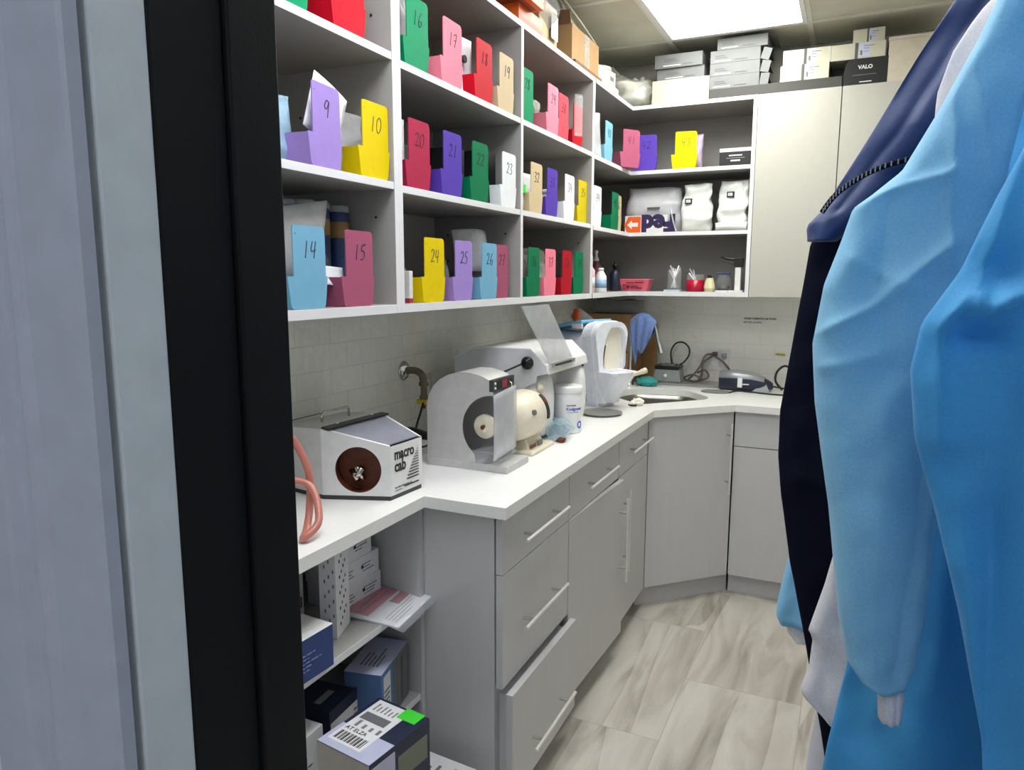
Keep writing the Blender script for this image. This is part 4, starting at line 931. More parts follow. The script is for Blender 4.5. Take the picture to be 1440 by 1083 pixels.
# ------------------------------------------------------------------ second hood (white bench dust hood with lid up)
t = thing('dust_hood', 'larger white and grey dust hood with raised clear lid behind the lathe motor', 'machine', (.24, .74, .914))
hoodw = P('hood_enamel', (206, 207, 212), .4)
side = [(-.12, .0), (-.12, .285), (-.05, .320), (.0, .326), (.175, .326), (.232, .272), (.238, .245), (.20, .235)] + circ(.225, .10, .115, 12, 105, 205) + [(.12, .0)]
G().flat([side], .003, hoodw, basis((0, 0, 0), (1, 0, 0), (0, 0, 1))).build('near_side_panel', t)
G().flat([side], .003, hoodw, basis((0, .40, 0), (1, 0, 0), (0, 0, 1))).build('far_side_panel', t)
pts = [(-.12, .285), (-.05, .3215), (.0, .3275), (.175, .3275), (.2335, .2725), (.2395, .245)]
g = G()
for i in range(len(pts) - 1):
    (x0_, z0_), (x1_, z1_) = pts[i], pts[i + 1]
    g.add([(x0_, -.002, z0_), (x1_, -.002, z1_), (x1_, .402, z1_), (x0_, .402, z0_), (x0_, -.002, z0_ - .004), (x1_, -.002, z1_ - .004), (x1_, .402, z1_ - .004), (x0_, .402, z0_ - .004)], [(0, 1, 2, 3), (7, 6, 5, 4), (0, 4, 5, 1), (2, 6, 7, 3)], white)
g.build('top_cover', t)
G().box((-.12, 0, 0), (-.117, .40, .29), hoodw).build('back_panel', t); G().box((-.12, -.002, -.0), (.155, .402, .004), hoodw).build('base', t); G().box((.150, .004, .004), (.154, .396, .245), hoodw).build('inner_panel', t)
vs, fs = sheetmesh(4, 8, lambda u, v: (.232 - .0 * v, .03 + .22 * u - .25 * v * .95, .278 + v * .20), .004)
G().add(vs, fs, acryl).build('raised_lid', t)
g = G(); g.box((.228, .02, .262), (.244, .25, .276), steel); g.box((.244, .06, .266), (.247, .21, .272), print_k); g.build('lid_hinge', t)
for k, (y, xo, w_) in enumerate(((.004, -.050, .076), (.305, -.020, .046))):
    g = G(); rg = []
    for x_, k_ in ((.08, 1), (.20, 1), (.235, .96), (.252, .85), (.262, .62), (.265, .3)):
        rg.append([Vector((x_ + xo, y + w_ + w_ * k_ * math.copysign(abs(math.cos(2 * math.pi * q / 28)) ** .75, math.cos(2 * math.pi * q / 28)), .127 + .124 * k_ * math.copysign(abs(math.sin(2 * math.pi * q / 28)) ** .75, math.sin(2 * math.pi * q / 28)))) for q in range(28)])
    g.loft(rg, white, True); g.build('dust_catcher', t)
G().tube([(.10, -.12, .245), (.15, -.03, .275), (.160, -.012, .279)], .0035, rubber, 8).build('cable', t)
G().lathe([(.019, 0), (.022, .003), (.022, .010), (.014, .014), (.013, .024), (.009, .026)], black, 22, Matrix.Translation((.166, -.002, .279)) @ Matrix.Rotation(R(90), 4, 'X')).build('knob', t)
# alginate jar
t = thing('alginate_jar', 'white lidded jar with blue Kodgment lettering at the front of the counter', 'jar', (.463, .975, .914), R(-25))
G().lathe([(.049, 0), (.0515, .003), (.0515, .145), (.0505, .148)], white, 36).build('body', t)
G().lathe([(.0528, .148), (.0535, .150), (.0535, .170), (.050, .174), (.036, .174), (.034, .1725), (.001, .1725)], white, 36).build('lid', t)
g = G()
def curl(body, size, z, a0, m, bold=0):
    vs, fs = txt(body, size, bold=bold); w_ = max(p.x for p in vs)
    g.add([Vector(((.0519 + p.z) * math.cos(R(a0) + (p.x) / .052), (.0519 + p.z) * math.sin(R(a0) + (p.x) / .052), z + p.y)) for p in vs], fs, m)
kb = P('kod_blue', (50, 92, 190), .5)
curl('Kodgment', .0155, .088, -50, kb, .0004); curl('Impression Material', .0055, .079, -46, print_g); curl('HENRYSCHEIN', .0055, .104, -50, P('maroon', (70, 40, 90), .5), .0002)
g.build('lettering', t)
g = G(); vs, fs = flat([circ(0, 0, .014, 20)], .001); g.add([Vector(((.0522 + p.z) * math.cos(R(14) + p.x / .052), (.0522 + p.z) * math.sin(R(14) + p.x / .052), .032 + p.y)) for p in vs], fs, kb); g.build('blue_spot', t)
pouch('plastic_bag', 'crumpled clear and bluish bag at the foot of the alginate jar', 'bag', (.475, .855, .9145), R(20), .13, .065, .10, P('bluish_film', (176, 204, 218), .12, alpha=.38, var=.15), 62, .03, top_flat=False, nu=34)
pouch('plastic_bag', 'flat clear bag on the counter between the lathe foot and the jar', 'bag', (.40, .84, .9145), R(-30), .12, .075, .08, P('tealish_film', (120, 160, 172), .3, alpha=.75, var=.15), 63, .03, top_flat=False)
tag(blob(G(), (0, 0, .008), .014, rust, 3, .5, sq=(1, 1.4, .6)).build('brown_putty', loc=(.507, .80, .914)), 'small brown lump on the counter edge beside the crumpled bag', 'lump')
t = thing('flat_dish', 'thin grey dish under the front of the model trimmer', 'dish', (.47, 1.36, .914)); G().lathe([(.001, .002), (.07, .002), (.085, .010), (.087, .010), (.072, 0), (.001, 0)], mat_grey, 32).build('dish', t)

# ------------------------------------------------------------------ model trimmer
t = thing('model_trimmer', 'pale blue-white model trimmer with sky blue lid and open work table', 'machine', (.405, 1.555, .914), R(-27))
# local: x forward (toward viewer/right), y across
def slab(ol, y0, y1, m, nm, bev=.004):
    vs, fs = flat([ol], y1 - y0); return G().add(vs, fs, m, xf=basis((0, (y0 + y1) / 2, 0), (1, 0, 0), (0, 0, 1))).build(nm, t, bevel=bev)
def xslab(ol, x0, x1, m, nm, bev=.004, seg=2):
    vs, fs = flat(ol, x1 - x0); return G().add(vs, fs, m, xf=basis(((x0 + x1) / 2, 0, 0), (0, 1, 0), (0, 0, 1))).build(nm, t, bevel=bev, seg=seg)
def house(w0, w1, h, hb=0, r=.06): # trapezoid with arched top
    return [(-w0, hb), (w0, hb), (w1, h - r)] + circ(w1 - r, h - r, r, 7, 0, 90) + circ(-w1 + r, h - r, r, 7, 90, 180) + [(-w1, h - r)]
xslab([house(.07, .088, .325, .05)], -.30, -.035, trimm, 'motor_body', .008)
xslab([house(.055, .096, .372, .018)], -.033, -.003, trimm, 'rear_shell', .006)
xslab([house(.055, .100, .380, .012)], .0, .03, trimm, 'front_shell', .006)
# front face with opening
face = house(.052, .098, .376, .02)
port = rounded([(-.06, .16), (.04, .16), (.055, .24), (.01, .30), (-.045, .29), (-.065, .22)], .03)
port = rounded([(-.052, .165), (.088, .165), (.086, .32), (.055, .352), (-.010, .352), (-.030, .325), (-.052, .25)], .03)
xslab([face, port], .03, .058, trimm, 'front_cover', .004)
xslab([[(p[0] * .98, p[1]) for p in port]], .031, .034, P('cream_wall', (236, 230, 214), .4), 'cavity_wall', 0)
g = G(); g.flat([rounded([(-.046, .168), (-.012, .168), (-.016, .25), (-.010, .275), (-.046, .275)], .006)], .002, P('wet_slot', (70, 52, 34), .4, var=.4), basis((.0355, 0, 0), (0, 1, 0), (0, 0, 1))); g.build('wheel_slot', t); g = G(); g.tube(smoothpath([(.045, -.03, .168), (.043, -.025, .22), (.040, -.012, .275)], 4), .006, cream, 8); g.build('abrasive_wheel_edge', t)
g = G(); rg = []
for z_, xx, ww in ((.02, .060, .045), (.06, .085, .055), (.11, .120, .068), (.155, .150, .078), (.165, .152, .079)):
    rg.append([Vector((x_, y_, z_)) for x_, y_ in ((.05, -ww), (xx - .02, -ww), (xx, -ww + .02), (xx, ww - .02), (xx - .02, ww), (.05, ww))])
rg.append([Vector((x_, y_, .165)) for x_, y_ in ((.055, -.07), (.13, -.07), (.142, -.055), (.142, .055), (.13, .07), (.055, .07))])
rg.append([Vector((x_, y_, .155)) for x_, y_ in ((.055, -.068), (.128, -.068), (.138, -.053), (.138, .053), (.128, .068), (.055, .068))])
g.loft(rg, trimm, False); g.build('work_table', t, bevel=.004)
g = G(); g.tube(smoothpath([(.135, .04, .150), (.165, .055, .160), (.20, .065, .175)], 4), [.010] * 6 + [.013] * 3, cream, 10); g.build('spout', t)
vs = [(-.31, -.092, .322), (-.04, -.094, .368), (-.04, .094, .368), (-.31, .092, .322)]
g = G(); g.add([Vector(p) for p in vs] + [Vector(p) + Vector((0, 0, .016)) for p in vs], [(3, 2, 1, 0), (4, 5, 6, 7), (0, 1, 5, 4), (1, 2, 6, 5), (2, 3, 7, 6), (3, 0, 4, 7)], skyp); g.build('lid', t, bevel=.004)
G().box((-.10, -.094, .345), (-.035, -.086, .366), white).build('lid_clip', t, bevel=.002)
G().cyl((-.05, -.085, .19), (-.05, -.105, .19), .022, black, 10, .016).build('side_knob', t)
g = G(); g.box((-.28, -.05, 0), (.03, .05, .02), trimm); g.box((-.28, -.04, .02), (-.03, .04, .055), trimm); g.build('foot', t, bevel=.003)
# visor shape with orange knob behind the trimmer
t = thing('clear_visor', 'clear triangular visor with an orange knob rising behind the trimmer lid', 'visor', (.16, 1.83, .914))
G().add(*sheetmesh(6, 6, lambda u, v: (-.04 + .20 * u, -.02 + .12 * u, .29 + (.135 * (1 - abs(u - .35) * 1.5)) * v), .003), smoke).build('shield', t)
blob(G(), (.02, .0, .385), .022, P('orange_plastic', (226, 100, 50), .4), 5, .2, sq=(.9, .9, 1.5)).build('knob', t)
G().box((-.06, -.02, 0), (.06, .06, .30), darkmetal).build('body', t, bevel=.004)

# ------------------------------------------------------------------ sink corner
t = carton('cardboard_box', 'tall brown cardboard box standing in the back corner behind the faucet', 'box', (.27, .20, .372), (.205, 2.365, .914), R(-4), card, decals=[('-y', .1, .45, .98, .47, card_d, 'tape', 1)])
pouch('plastic_bag', 'smoky clear bag lying on the tall cardboard box in the corner', 'bag', (.24, 2.34, 1.2875), R(-90), .26, .075, .12, hazeb, 71, .03, top_flat=False)
tag(Bx((-.06, -.006, 0), (.06, .006, .33), wood).build('wooden_board', loc=(.375, 2.44, .914), rz=R(-8)), 'brown wooden board leaning in the corner right of the cardboard box', 'board')
t = thing('faucet', 'tall chrome gooseneck faucet half covered by a blue towel', 'faucet', (.345, 2.215, .914))
G().lathe([(.024, 0), (.024, .006), (.016, .014), (.015, .05), (.013, .054)], chrome).build('base', t)
G().tube(smoothpath([(0, 0, .04), (0, 0, .22), (.0, -.002, .30), (.03, -.012, .362), (.085, -.03, .372), (.135, -.045, .33), (.165, -.052, .22), (.17, -.053, .20)], 8), .0095, chrome, 14).build('neck', t)
G().cyl((.165, -.052, .235), (.178, -.056, .185), .0125, chrome, 16, .015).build('spray_head', t)
# towel draped
def tw(u, v):
    a_ = (u - .5) * 2; top = .385
    x = .075 + a_ * .075; arc_z = .383 - .045 * a_ * a_
    side_ = 1 if v > .5 else -1; s_ = abs(v - .5) * 2
    drop = s_ * (.205 - .10 * max(0, a_) + .02 * math.sin(a_ * 5)) * (1 if side_ < 0 else .8)
    y = -.03 * (x / .1) - .012 + (-1 if side_ < 0 else 1) * (.016 + .02 * min(1, s_ * 2)) + .006 * math.sin(a_ * 9 + s_ * 2)
    if s_ < .1: y = -.03 * (x / .1) - .012 + side_ * s_ * .2
    sway = 1 - .45 * s_ * (a_ < 0) - .25 * s_
    return (.06 + (x - .06) * sway - .0, y, arc_z - drop + .003)
tag(G().add(*sheetmesh(22, 30, tw, .006), towel_m, True).build('blue_towel', loc=(.345, 2.215, .914)), 'blue cloth towel draped over the chrome faucet', 'towel')
tag(blob(G(), (0, 0, .022), .05, teal, 9, .35, sq=(1.1, .8, .5)).build('teal_sponge', loc=(.435, 2.235, .914)), 'teal green sponge cloth on the back rim of the sink', 'sponge')
g = G(); blob(g, (0, 0, .016), .024, P('plaster', (236, 232, 216), .8, bump=.4, bscale=90), 4, .4, sq=(1.1, .9, .75)); blob(g, (-.02, -.02, .008), .014, MATS['plaster'], 7, .5)
tag(g.build('plaster_lump', loc=(.552, 1.625, .914)), 'lump of white plaster on the front rim of the sink', 'lump')
tag(G().tube(smoothpath([(-.03, -.02, .006), (-.01, -.035, .006), (.01, -.032, .007)], 4), .004, rubber, 8).build('black_strip', loc=(.548, 1.622, .914)), 'tiny black strip beside the plaster lump', 'strip')
# rubber mat with vibrator
tag(G().flat([rounded([(.37, 2.29), (.80, 2.31), (.80, 2.47), (.37, 2.47)], .02)], .012, P('clearish_tray', (150, 152, 146), .3, alpha=.9), Matrix.Translation((0, 0, .9205))).build('shallow_tray'), 'shallow grey tray on the back counter under the vibrator', 'tray')
t = thing('vibrator', 'grey laboratory vibrator with black top plate and a pale knob', 'machine', (.515, 2.385, .927))
g = G(); g.loft([[Vector((sx_ * .078, sy_ * .06, 0)) for sx_, sy_ in ((-1, -1), (1, -1), (1, 1), (-1, 1))], [Vector((sx_ * .064, sy_ * .05, .068)) for sx_, sy_ in ((-1, -1), (1, -1), (1, 1), (-1, 1))]], machine, False); g.build('body', t, bevel=.005)
G().box((-.066, -.055, .068), (.066, .055, .086), black).build('top_plate', t, bevel=.004); G().box((-.03, -.04, .086), (.04, .04, .092), mat_grey).build('pad', t)
G().lathe([(.010, 0), (.010, .008), (.007, .010)], white, 16, Matrix.Translation((-.005, -.0565, .035)) @ Matrix.Rotation(R(97), 4, 'X')).build('knob', t)
VC = (G().tube(smoothpath([(.525, 2.41, 1.018), (.515, 2.42, 1.08), (.535, 2.43, 1.125), (.575, 2.43, 1.135), (.61, 2.42, 1.11), (.615, 2.41, 1.07), (.59, 2.40, 1.03), (.57, 2.395, 1.017)], 8), .0045, rubber, 8).build('cord', t)); VC.location = (-.515, -2.385, -.927)
t = thing('wall_outlet', 'double wall outlet with grey plugs on the back wall', 'outlet', (.765, YW, 1.045)); Bx((-.055, -.005, -.058), (.055, 0, .058), offw).build('plate', t, bevel=.002)
for x in (-.025, .025): Bx((x - .016, -.007, -.034), (x + .016, -.005, .034), white).build('socket', t)
for k, (x, z) in enumerate(((.742, 1.075), (.79, 1.07))): tag(Bx((-.013, -.03, -.012), (.013, 0, .012), (P('taupe_plug', (92, 80, 78), .5), machine)[k]).build('plug', loc=(x, YW - .0075, z), bevel=.003), ('dark taupe plug in the left socket of the back wall outlet', 'pale grey plug in the right socket of the back wall outlet')[k], 'plug')
ctm = P('taupe_cord', (104, 92, 90), .5)
for k, (pts, lab) in enumerate((([(.738, 2.45, 1.075), (.70, 2.43, 1.07), (.675, 2.41, 1.01), (.64, 2.40, .96), (.62, 2.40, .94), (.66, 2.39, .932), (.72, 2.41, .955), (.70, 2.43, .99), (.66, 2.42, .975)], 'thick taupe cord bundle falling left from the outlet to the tray'),
                     ([(.745, 2.45, 1.065), (.79, 2.43, 1.04), (.83, 2.42, .995), (.835, 2.40, .95), (.80, 2.40, .93)], 'taupe cord falling right from the outlet behind the handheld device'),
                     ([(.735, 2.45, 1.068), (.69, 2.42, 1.03), (.685, 2.41, .97), (.67, 2.40, .935), (.62, 2.39, .934), (.60, 2.38, .95), (.65, 2.37, .97), (.70, 2.38, .945)], 'looser taupe cord looping over the tray'))):
    tag(G().tube(smoothpath(pts, 7), .0055, ctm, 8).build('power_cord'), lab, 'cord')
tag(G().flat([circ(0, 0, .07, 32)], .006, mat_grey, Matrix.Translation((.80, 2.17, .9172)) @ Matrix.Scale(.7, 4, (0, 1, 0))).build('grey_disc'), 'thin grey oval pad lying on the back counter', 'pad')
t = thing('handheld_device', 'navy and silver handheld device lying on its side on the back counter', 'device', (.93, 2.30, .914), 0)
rg = []
for x_, w_, h_, zc in ((-.13, .04, .038, .046), (-.128, .048, .045, .048), (-.05, .05, .048, .050), (.03, .046, .044, .047), (.09, .034, .032, .036), (.125, .02, .018, .03), (.13, .012, .012, .028)):
    rg.append([Vector((x_, w_ * math.copysign(abs(math.cos(q)) ** .6, math.cos(q)), zc + h_ * math.copysign(abs(math.sin(q)) ** .6, math.sin(q)))) for q in [2 * math.pi * i / 20 for i in range(20)]])
G().loft(rg, navyp).build('body', t)
rg2 = [[Vector((p.x * 1.0, p.y * 1.03, max(p.z, zc_ + .012) + .003)) for p in r_] for r_, zc_ in zip(rg[:5], (.046, .048, .050, .047, .036))]
G().loft(rg2, silverp).build('top_shell', t)
g = G(); g.box((-.035, -.058, .02), (-.012, -.044, .07), white); g.box((-.012, -.056, .035), (.02, -.046, .040), white); g.build('clip', t, bevel=.002)
G().loft([[Vector((x_, y_, z_)) for x_, y_, z_ in ((.03, -.045, .0), (.12, -.045, 0), (.12, .03, 0), (.03, .03, 0))], [Vector((x_, y_, z_)) for x_, y_, z_ in ((.08, -.03, .04), (.10, -.03, .04), (.10, .02, .04), (.08, .02, .04))]], machine, False).build('stand', t)
CC = (G().tube(smoothpath([(1.055, 2.305, .942), (1.12, 2.30, .935), (1.20, 2.29, .925)], 6), .004, rubber, 8).build('cord', t)); CC.location = (-.93, -2.30, -.914)
tag(G().tube(smoothpath([(.87, 2.16, .919), (.90, 2.235, .919), (.96, 2.225, .919), (1.03, 2.20, .919), (1.12, 2.19, .919), (1.22, 2.2, .919)], 6), .004, rubber, 8).build('loose_cable'), 'black cable lying on the counter in front of the handheld device', 'cord')
tag(G().tube(smoothpath([(1.10, 2.36, .92), (1.065, 2.37, .96), (1.07, 2.38, 1.01), (1.11, 2.38, 1.04), (1.16, 2.37, 1.0)], 6), .006, rubber, 8).build('black_hose'), 'thick black hose curling beside the navy gown', 'hose')
t = thing('wall_notice', 'printed paper notice taped to the tile above the back counter', 'notice', (.968, YW, 1.248)); Bx((-.097, -.0012, -.052), (.097, 0, .042), P('notice_paper', (222, 222, 214), .6)).build('sheet', t)
g = G(); mt = basis((-.088, -.0014, .018), (1, 0, 0), (0, 0, 1)); g.text('PLEASE COMPLETE LAB WORK', .0118, print_k, mt, bold=.0005); g.text('BEFORE LEAVING', .0118, print_k, mt @ Matrix.Translation((0, -.02, 0)), bold=.0002); g.build('lettering', t)
tag(G().cyl((1.05, YW - .004, 1.088), (1.095, YW - .012, 1.088), .005, yellowt, 8).build('yellow_hook'), 'small yellow peg on the back wall beside the navy gown', 'hook')

# ------------------------------------------------------------------ boxes under the narrow worktop
Z_1, Z_2 = .6255, .3455
carton('blue_box', 'blue box with a large label on top at the left of the upper under-counter shelf', 'box', (.16, .20, .098), (.312, -.402, Z_1), R(-4), bluec, top=offw,
       decals=[('+z', .1, .15, .95, .9, offw, 'label', 0)] + lines('+z', .15, .2, .8, .85, 6, print_g, 3) + lines('+x', .35, .25, .9, .7, 5, P('pale_ink', (120, 140, 190), .5), 31, frac=.18), texts=[('+x', 'P', .04, .30, .022, offw)])
carton('tall_white_box', 'tall narrow white box standing on end with vertical printing', 'box', (.042, .088, .245), (.300, -.178, Z_1), R(18), paper, decals=[('-y', .3 + .25 * (q % 3), .12 + .05 * q, .38 + .25 * (q % 3), .155 + .05 * q, print_g, 'printed_text', 1) for q in range(14)] + [('+x', .25 + .14 * (q % 4), .10 + .04 * q, .31 + .14 * (q % 4), .13 + .04 * q, (print_k, print_g)[q % 2], 'printed_text', 1) for q in range(20)])
carton('tall_white_box', 'dim pale box standing behind the tall narrow white box', 'box', (.07, .16, .235), (.15, -.23, Z_1), R(8), offw, decals=[('+x', .8, .5, .95, .85, card_d, 'printed_panel', 1), ('+x', .8, .1, .95, .22, card_d, 'printed_panel', 1)])
carton('brown_box', 'flat brown box pushed up under the worktop at the left', 'box', (.20, .26, .05), (.16, -.46, Z_1 + .13), R(5), card_d)
carton('pale_box', 'pale box under the flat brown box', 'box', (.2, .22, .129), (.13, -.46, Z_1), 0, offw)
for k, lab in enumerate(('lowest of the three small white boxes on the upper under-counter shelf', 'middle of the three small white boxes on the upper under-counter shelf', 'topmost of the three small white boxes just below the worktop')):
    carton('small_white_box', lab, 'box', (.13, .145, .064), (.205 - .0 * k, -.02 - .006 * k + (.0 if k < 2 else -.025), Z_1 + .0645 * k), R(-2 + k * 2), paper, 'small white boxes under the worktop', decals=lines('+x', .5, .35, .9, .75, 3, print_g, 41 + k, frac=.3, lv=1) + lines('+x', .06, .35, .25, .75, 3, print_g, 51 + k, frac=.25, lv=1) + [('+x', .46, .48, .52, .62, print_k, 'printed_mark', 1)])
t = thing('document_pouch', 'clear pouch of papers with a pink slip overhanging the upper shelf edge', 'pouch', (.335, -.01, Z_1 + .001), R(4), rot=(0, R(4), R(6)))
G().box((-.085, -.10, .0), (.085, .10, .004), paper).build('papers', t)
G().box((-.075, -.085, .0045), (-.01, .075, .006), pinkp).build('pink_slip', t)
g = G(); g.box((.0, .01, .0045), (.028, .075, .0055), redp); g.box((-.07, .082, .0045), (-.04, .096, .0055), redp)
for k in range(4): g.box((.036 + .01 * k, -.08, .0045), (.0375 + .01 * k, .07 - .02 * k, .005), print_g)
g.box((-.05, -.06, .0062), (-.046, .03, .0065), print_g); g.box((-.035, -.05, .0062), (-.032, .06, .0065), print_g); g.build('printed_marks', t)
vs, fs = sheetmesh(14, 14, lambda u, v: (-.09 + .195 * u, -.11 + .23 * v, .009 + .004 * nz(u * 6, v * 6, 0, 2) - .010 * max(0, u - .75) * 4 * (1 - .3 * v)), .0012)
G().add(vs, fs, clearp, True).build('clear_sleeve', t)
# second shelf
carton('blue_white_box', 'blue box with pale printed lid and grey striped label, right on the lower shelf', 'box', (.100, .18, .155), (.325, -.048, Z_2), R(12), P('mid_blue_card', (84, 118, 168), .5), top=lav_lbl,
       decals=lines('+z', .2, .25, .7, .8, 5, print_g, 8) + [('+x', .08, .05, .32, .9, offw, 'label', 0), ('+x', .42, .02, .98, .98, greycard, 'label', 0)] + lines('+x', .1, .2, .3, .7, 6, print_g, 9) + [('+x', .55, .1, .62, .9, print_g, 'printed_text', 2), ('+x', .7, .1, .78, .9, greyl, 'printed_text', 2)], texts=[('-y', 'all', .35, .2, .05, redp)])
carton('navy_box', 'navy box with pale side labels and a pale lid on the lower shelf', 'box', (.118, .20, .115), (.270, -.160, Z_2), R(4), navyc, decals=[('+z', .55, .02, .98, .98, greycard, 'label', 0)] + lines('+z', .6, .3, .9, .7, 3, print_g, 2) + [('+x', .02, .25, .98, .72, paper, 'label', 0)] + lines('+x', .5, .3, .9, .65, 3, print_g, 4) + [('+z', .1, .35, .4, .5, machine, 'printed_panel', 1)])
carton('white_box', 'white box with red and black marks left of the big labelled box', 'box', (.12, .14, .125), (.300, -.378, Z_2), R(0), paper, decals=[('+z', .1, .2, .35, .5, redp, 'printed_panel', 1), ('+z', .4, .6, .55, .8, print_k, 'printed_panel', 1)] + lines('+x', .1, .4, .8, .8, 5, print_g, 6) + [('+x', .1, .12, .2, .2, print_k, 'printed_panel', 1), ('+x', .3, .12, .4, .2, print_k, 'printed_panel', 1), ('+x', .5, .12, .6, .2, print_k, 'printed_panel', 1)])
# floor stack in front of shelf
carton('blue_carton', 'blue carton on the floor under the box with the big shipping label', 'box', (.17, .22, .315), (.487, -.285, 0), R(-8), bluec, decals=[('+x', .1, .8, .9, .86, P('pale_cyan_print', (150, 205, 225), .4), 'printed_stripe', 1), ('+x', .25, .86, 1, .92, MATS['pale_cyan_print'], 'printed_stripe', 1)])
carton('labelled_box', 'white and navy box with a large shipping label and green sticker on top', 'box', (.155, .195, .165), (.487, -.285, .3155), R(-8), P('cream_card', (196, 192, 184), .6), top=navyc,
       decals=[('+z', .0, .0, .40, 1, lav_lbl, 'lid_tape', 0), ('+z', .10, .30, .96, .93, paper, 'shipping_label', 1), ('+x', .0, .0, 1, 1, navyc, 'side_panel', 0), ('+x', .0, .3, .4, .92, lav_lbl, 'side_label', 1), ('+x', .45, .45, .95, .8, P('olive_print', (120, 124, 110), .6), 'printed_panel', 1),
               ('-y', .2, .35, .3, .55, redp, 'printed_mark', 1), ('+z', .80, .08, 1.005, .42, greenst, 'green_sticker', 3)]
       + [('+z', .56, .40, .70, .88, print_g, 'barcode_block', 2)] + [('+z', .14, .36 + .031 * q, .29, .36 + .031 * q + (.012, .02, .008, .024)[q % 4], print_k, 'barcode', 2) for q in range(17)] + lines('+z', .76, .45, .93, .90, 6, print_g, 7) + lines('+z', .42, .35, .54, .9, 4, print_g, 11),
       texts=[('-y', 'Dentsply', .34, .38, .014, print_g), ('+t', 'AT ELZA', .12, .33, .016, print_k)])
carton('brown_label_box', 'small carton with a printed top on the floor against the cabinet side panel', 'box', (.17, .16, .20), (.487, -.045, 0), R(-4), offw, decals=lines('+z', .1, .1, .9, .9, 6, print_g, 12) + [('+z', .3, .1, .5, .3, print_k, 'printed_panel', 2)])

# ------------------------------------------------------------------ hanging gowns
def interp(tab, z):
    tab = sorted(tab)
    if z <= tab[0][0]: return tab[0][1:]
    for a, b in zip(tab, tab[1:]):
        if z <= b[0]:
            k = (z - a[0]) / (b[0] - a[0]); return tuple(p + (q - p) * k for p, q in zip(a[1:], b[1:]))
    return tab[-1][1:]
def cloth(name, parent, m, tab, yc, b, folds=5, amp=.012, seed=0, N=72, M=90, z0=None, z1=None, wr=.004, slant=0, yfun=None, fan=0, creases=()):
    """closed cloth body; tab rows (z, xleft, xright)"""
    zs = [r_[0] for r_ in tab]; z0 = min(zs) if z0 is None else z0; z1 = max(zs) if z1 is None else z1
    rings = []
    for j in range(M + 1):
        z = z0 + (z1 - z0) * j / M; xl, xr = interp(tab, z); ring = []
        a_ = (xr - xl) / 2; cx_ = (xl + xr) / 2; hf = (z - z0) / (z1 - z0)
        y_ = yc + (yfun(hf) if yfun else 0)
        for i in range(N):
            th = 2 * math.pi * i / N; c_, s_ = math.cos(th), math.sin(th)
            u = .5 + .5 * c_
            x = cx_ + a_ * math.copysign(abs(c_) ** .8, c_)
            ff = amp * (1.15 - .6 * hf) * math.sin(folds * math.pi * u + seed + fan * hf + 1.4 * nz(u * 1.5, z * 1.4, 0, seed))
            edge = max(.0, 1 - abs(c_) ** 6)
            y = y_ + b * (1.1 - .35 * hf) * math.copysign(abs(s_) ** .8, s_) * (.55 + .45 * abs(s_)) + ff * edge * (1 if s_ < 0 else .6)
            q = wr * (nz(x * 14 + z * 9, z * 11, s_, seed + 2) + .6 * nz(x * 30 - z * 12, z * 24, s_, seed + 5))
            for ln, am, wd in creases:
                if s_ < 0:
                    dmin = 9
                    for (ax_, az_), (bx_, bz_) in zip(ln, ln[1:]):
                        ux, uz = bx_ - ax_, bz_ - az_; tt = max(0, min(1, ((x - ax_) * ux + (z - az_) * uz) / (ux * ux + uz * uz)))
                        dmin = min(dmin, math.hypot(x - ax_ - tt * ux, z - az_ - tt * uz))
                    y -= am * math.exp(-dmin / wd) * min(1, abs(s_) * 1.6)
            zz = z + (slant * (u - .5) if j < 6 else 0) * (1 - j / 6)
            ring.append(Vector((x + q * .5 * edge, y - q * (1.2 if s_ < 0 else 1), zz)))
        rings.append(ring)
    g = G(); g.loft(rings, m, True); return g.build(name, parent)
def hookline(y): return None
gt = thing('gown_rack', 'wall rail with hooks carrying the hanging gowns', 'rack', (XR, -.4, 1.98))
Bx((-.02, -.55, -.035), (0, .75, .035), white).build('rail', gt, bevel=.003)
for y in (-.42, -.22, -.10, .0, .40): G().tube(smoothpath([(-.02, y, 0), (-.06, y, -.01), (-.085, y, .01), (-.08, y, .035)], 5), .005, steel, 8).build('hook', gt)
g1 = thing('surgical_gown', 'light blue disposable gown with long sleeve and white cuff hanging on the right', 'gown', (0, 0, 0), group='hanging gowns')
cloth('body', g1, g_blue, [(1.96, 1.80, 1.87), (1.80, 1.60, 1.87), (1.6, 1.50, 1.88), (1.4, 1.46, 1.88), (1.2, 1.44, 1.88), (1.04, 1.425, 1.88), (.88, 1.402, 1.88), (.7, 1.385, 1.88), (.55, 1.375, 1.88)], -.535, .032, 5, .012, 2, M=140, N=120, creases=[([(1.50, 1.4), (1.47, 1.1), (1.45, .85)], .014, .012), ([(1.47, 1.0), (1.44, .8)], -.012, .012), ([(1.52, 1.3), (1.51, 1.0)], .012, .012)])
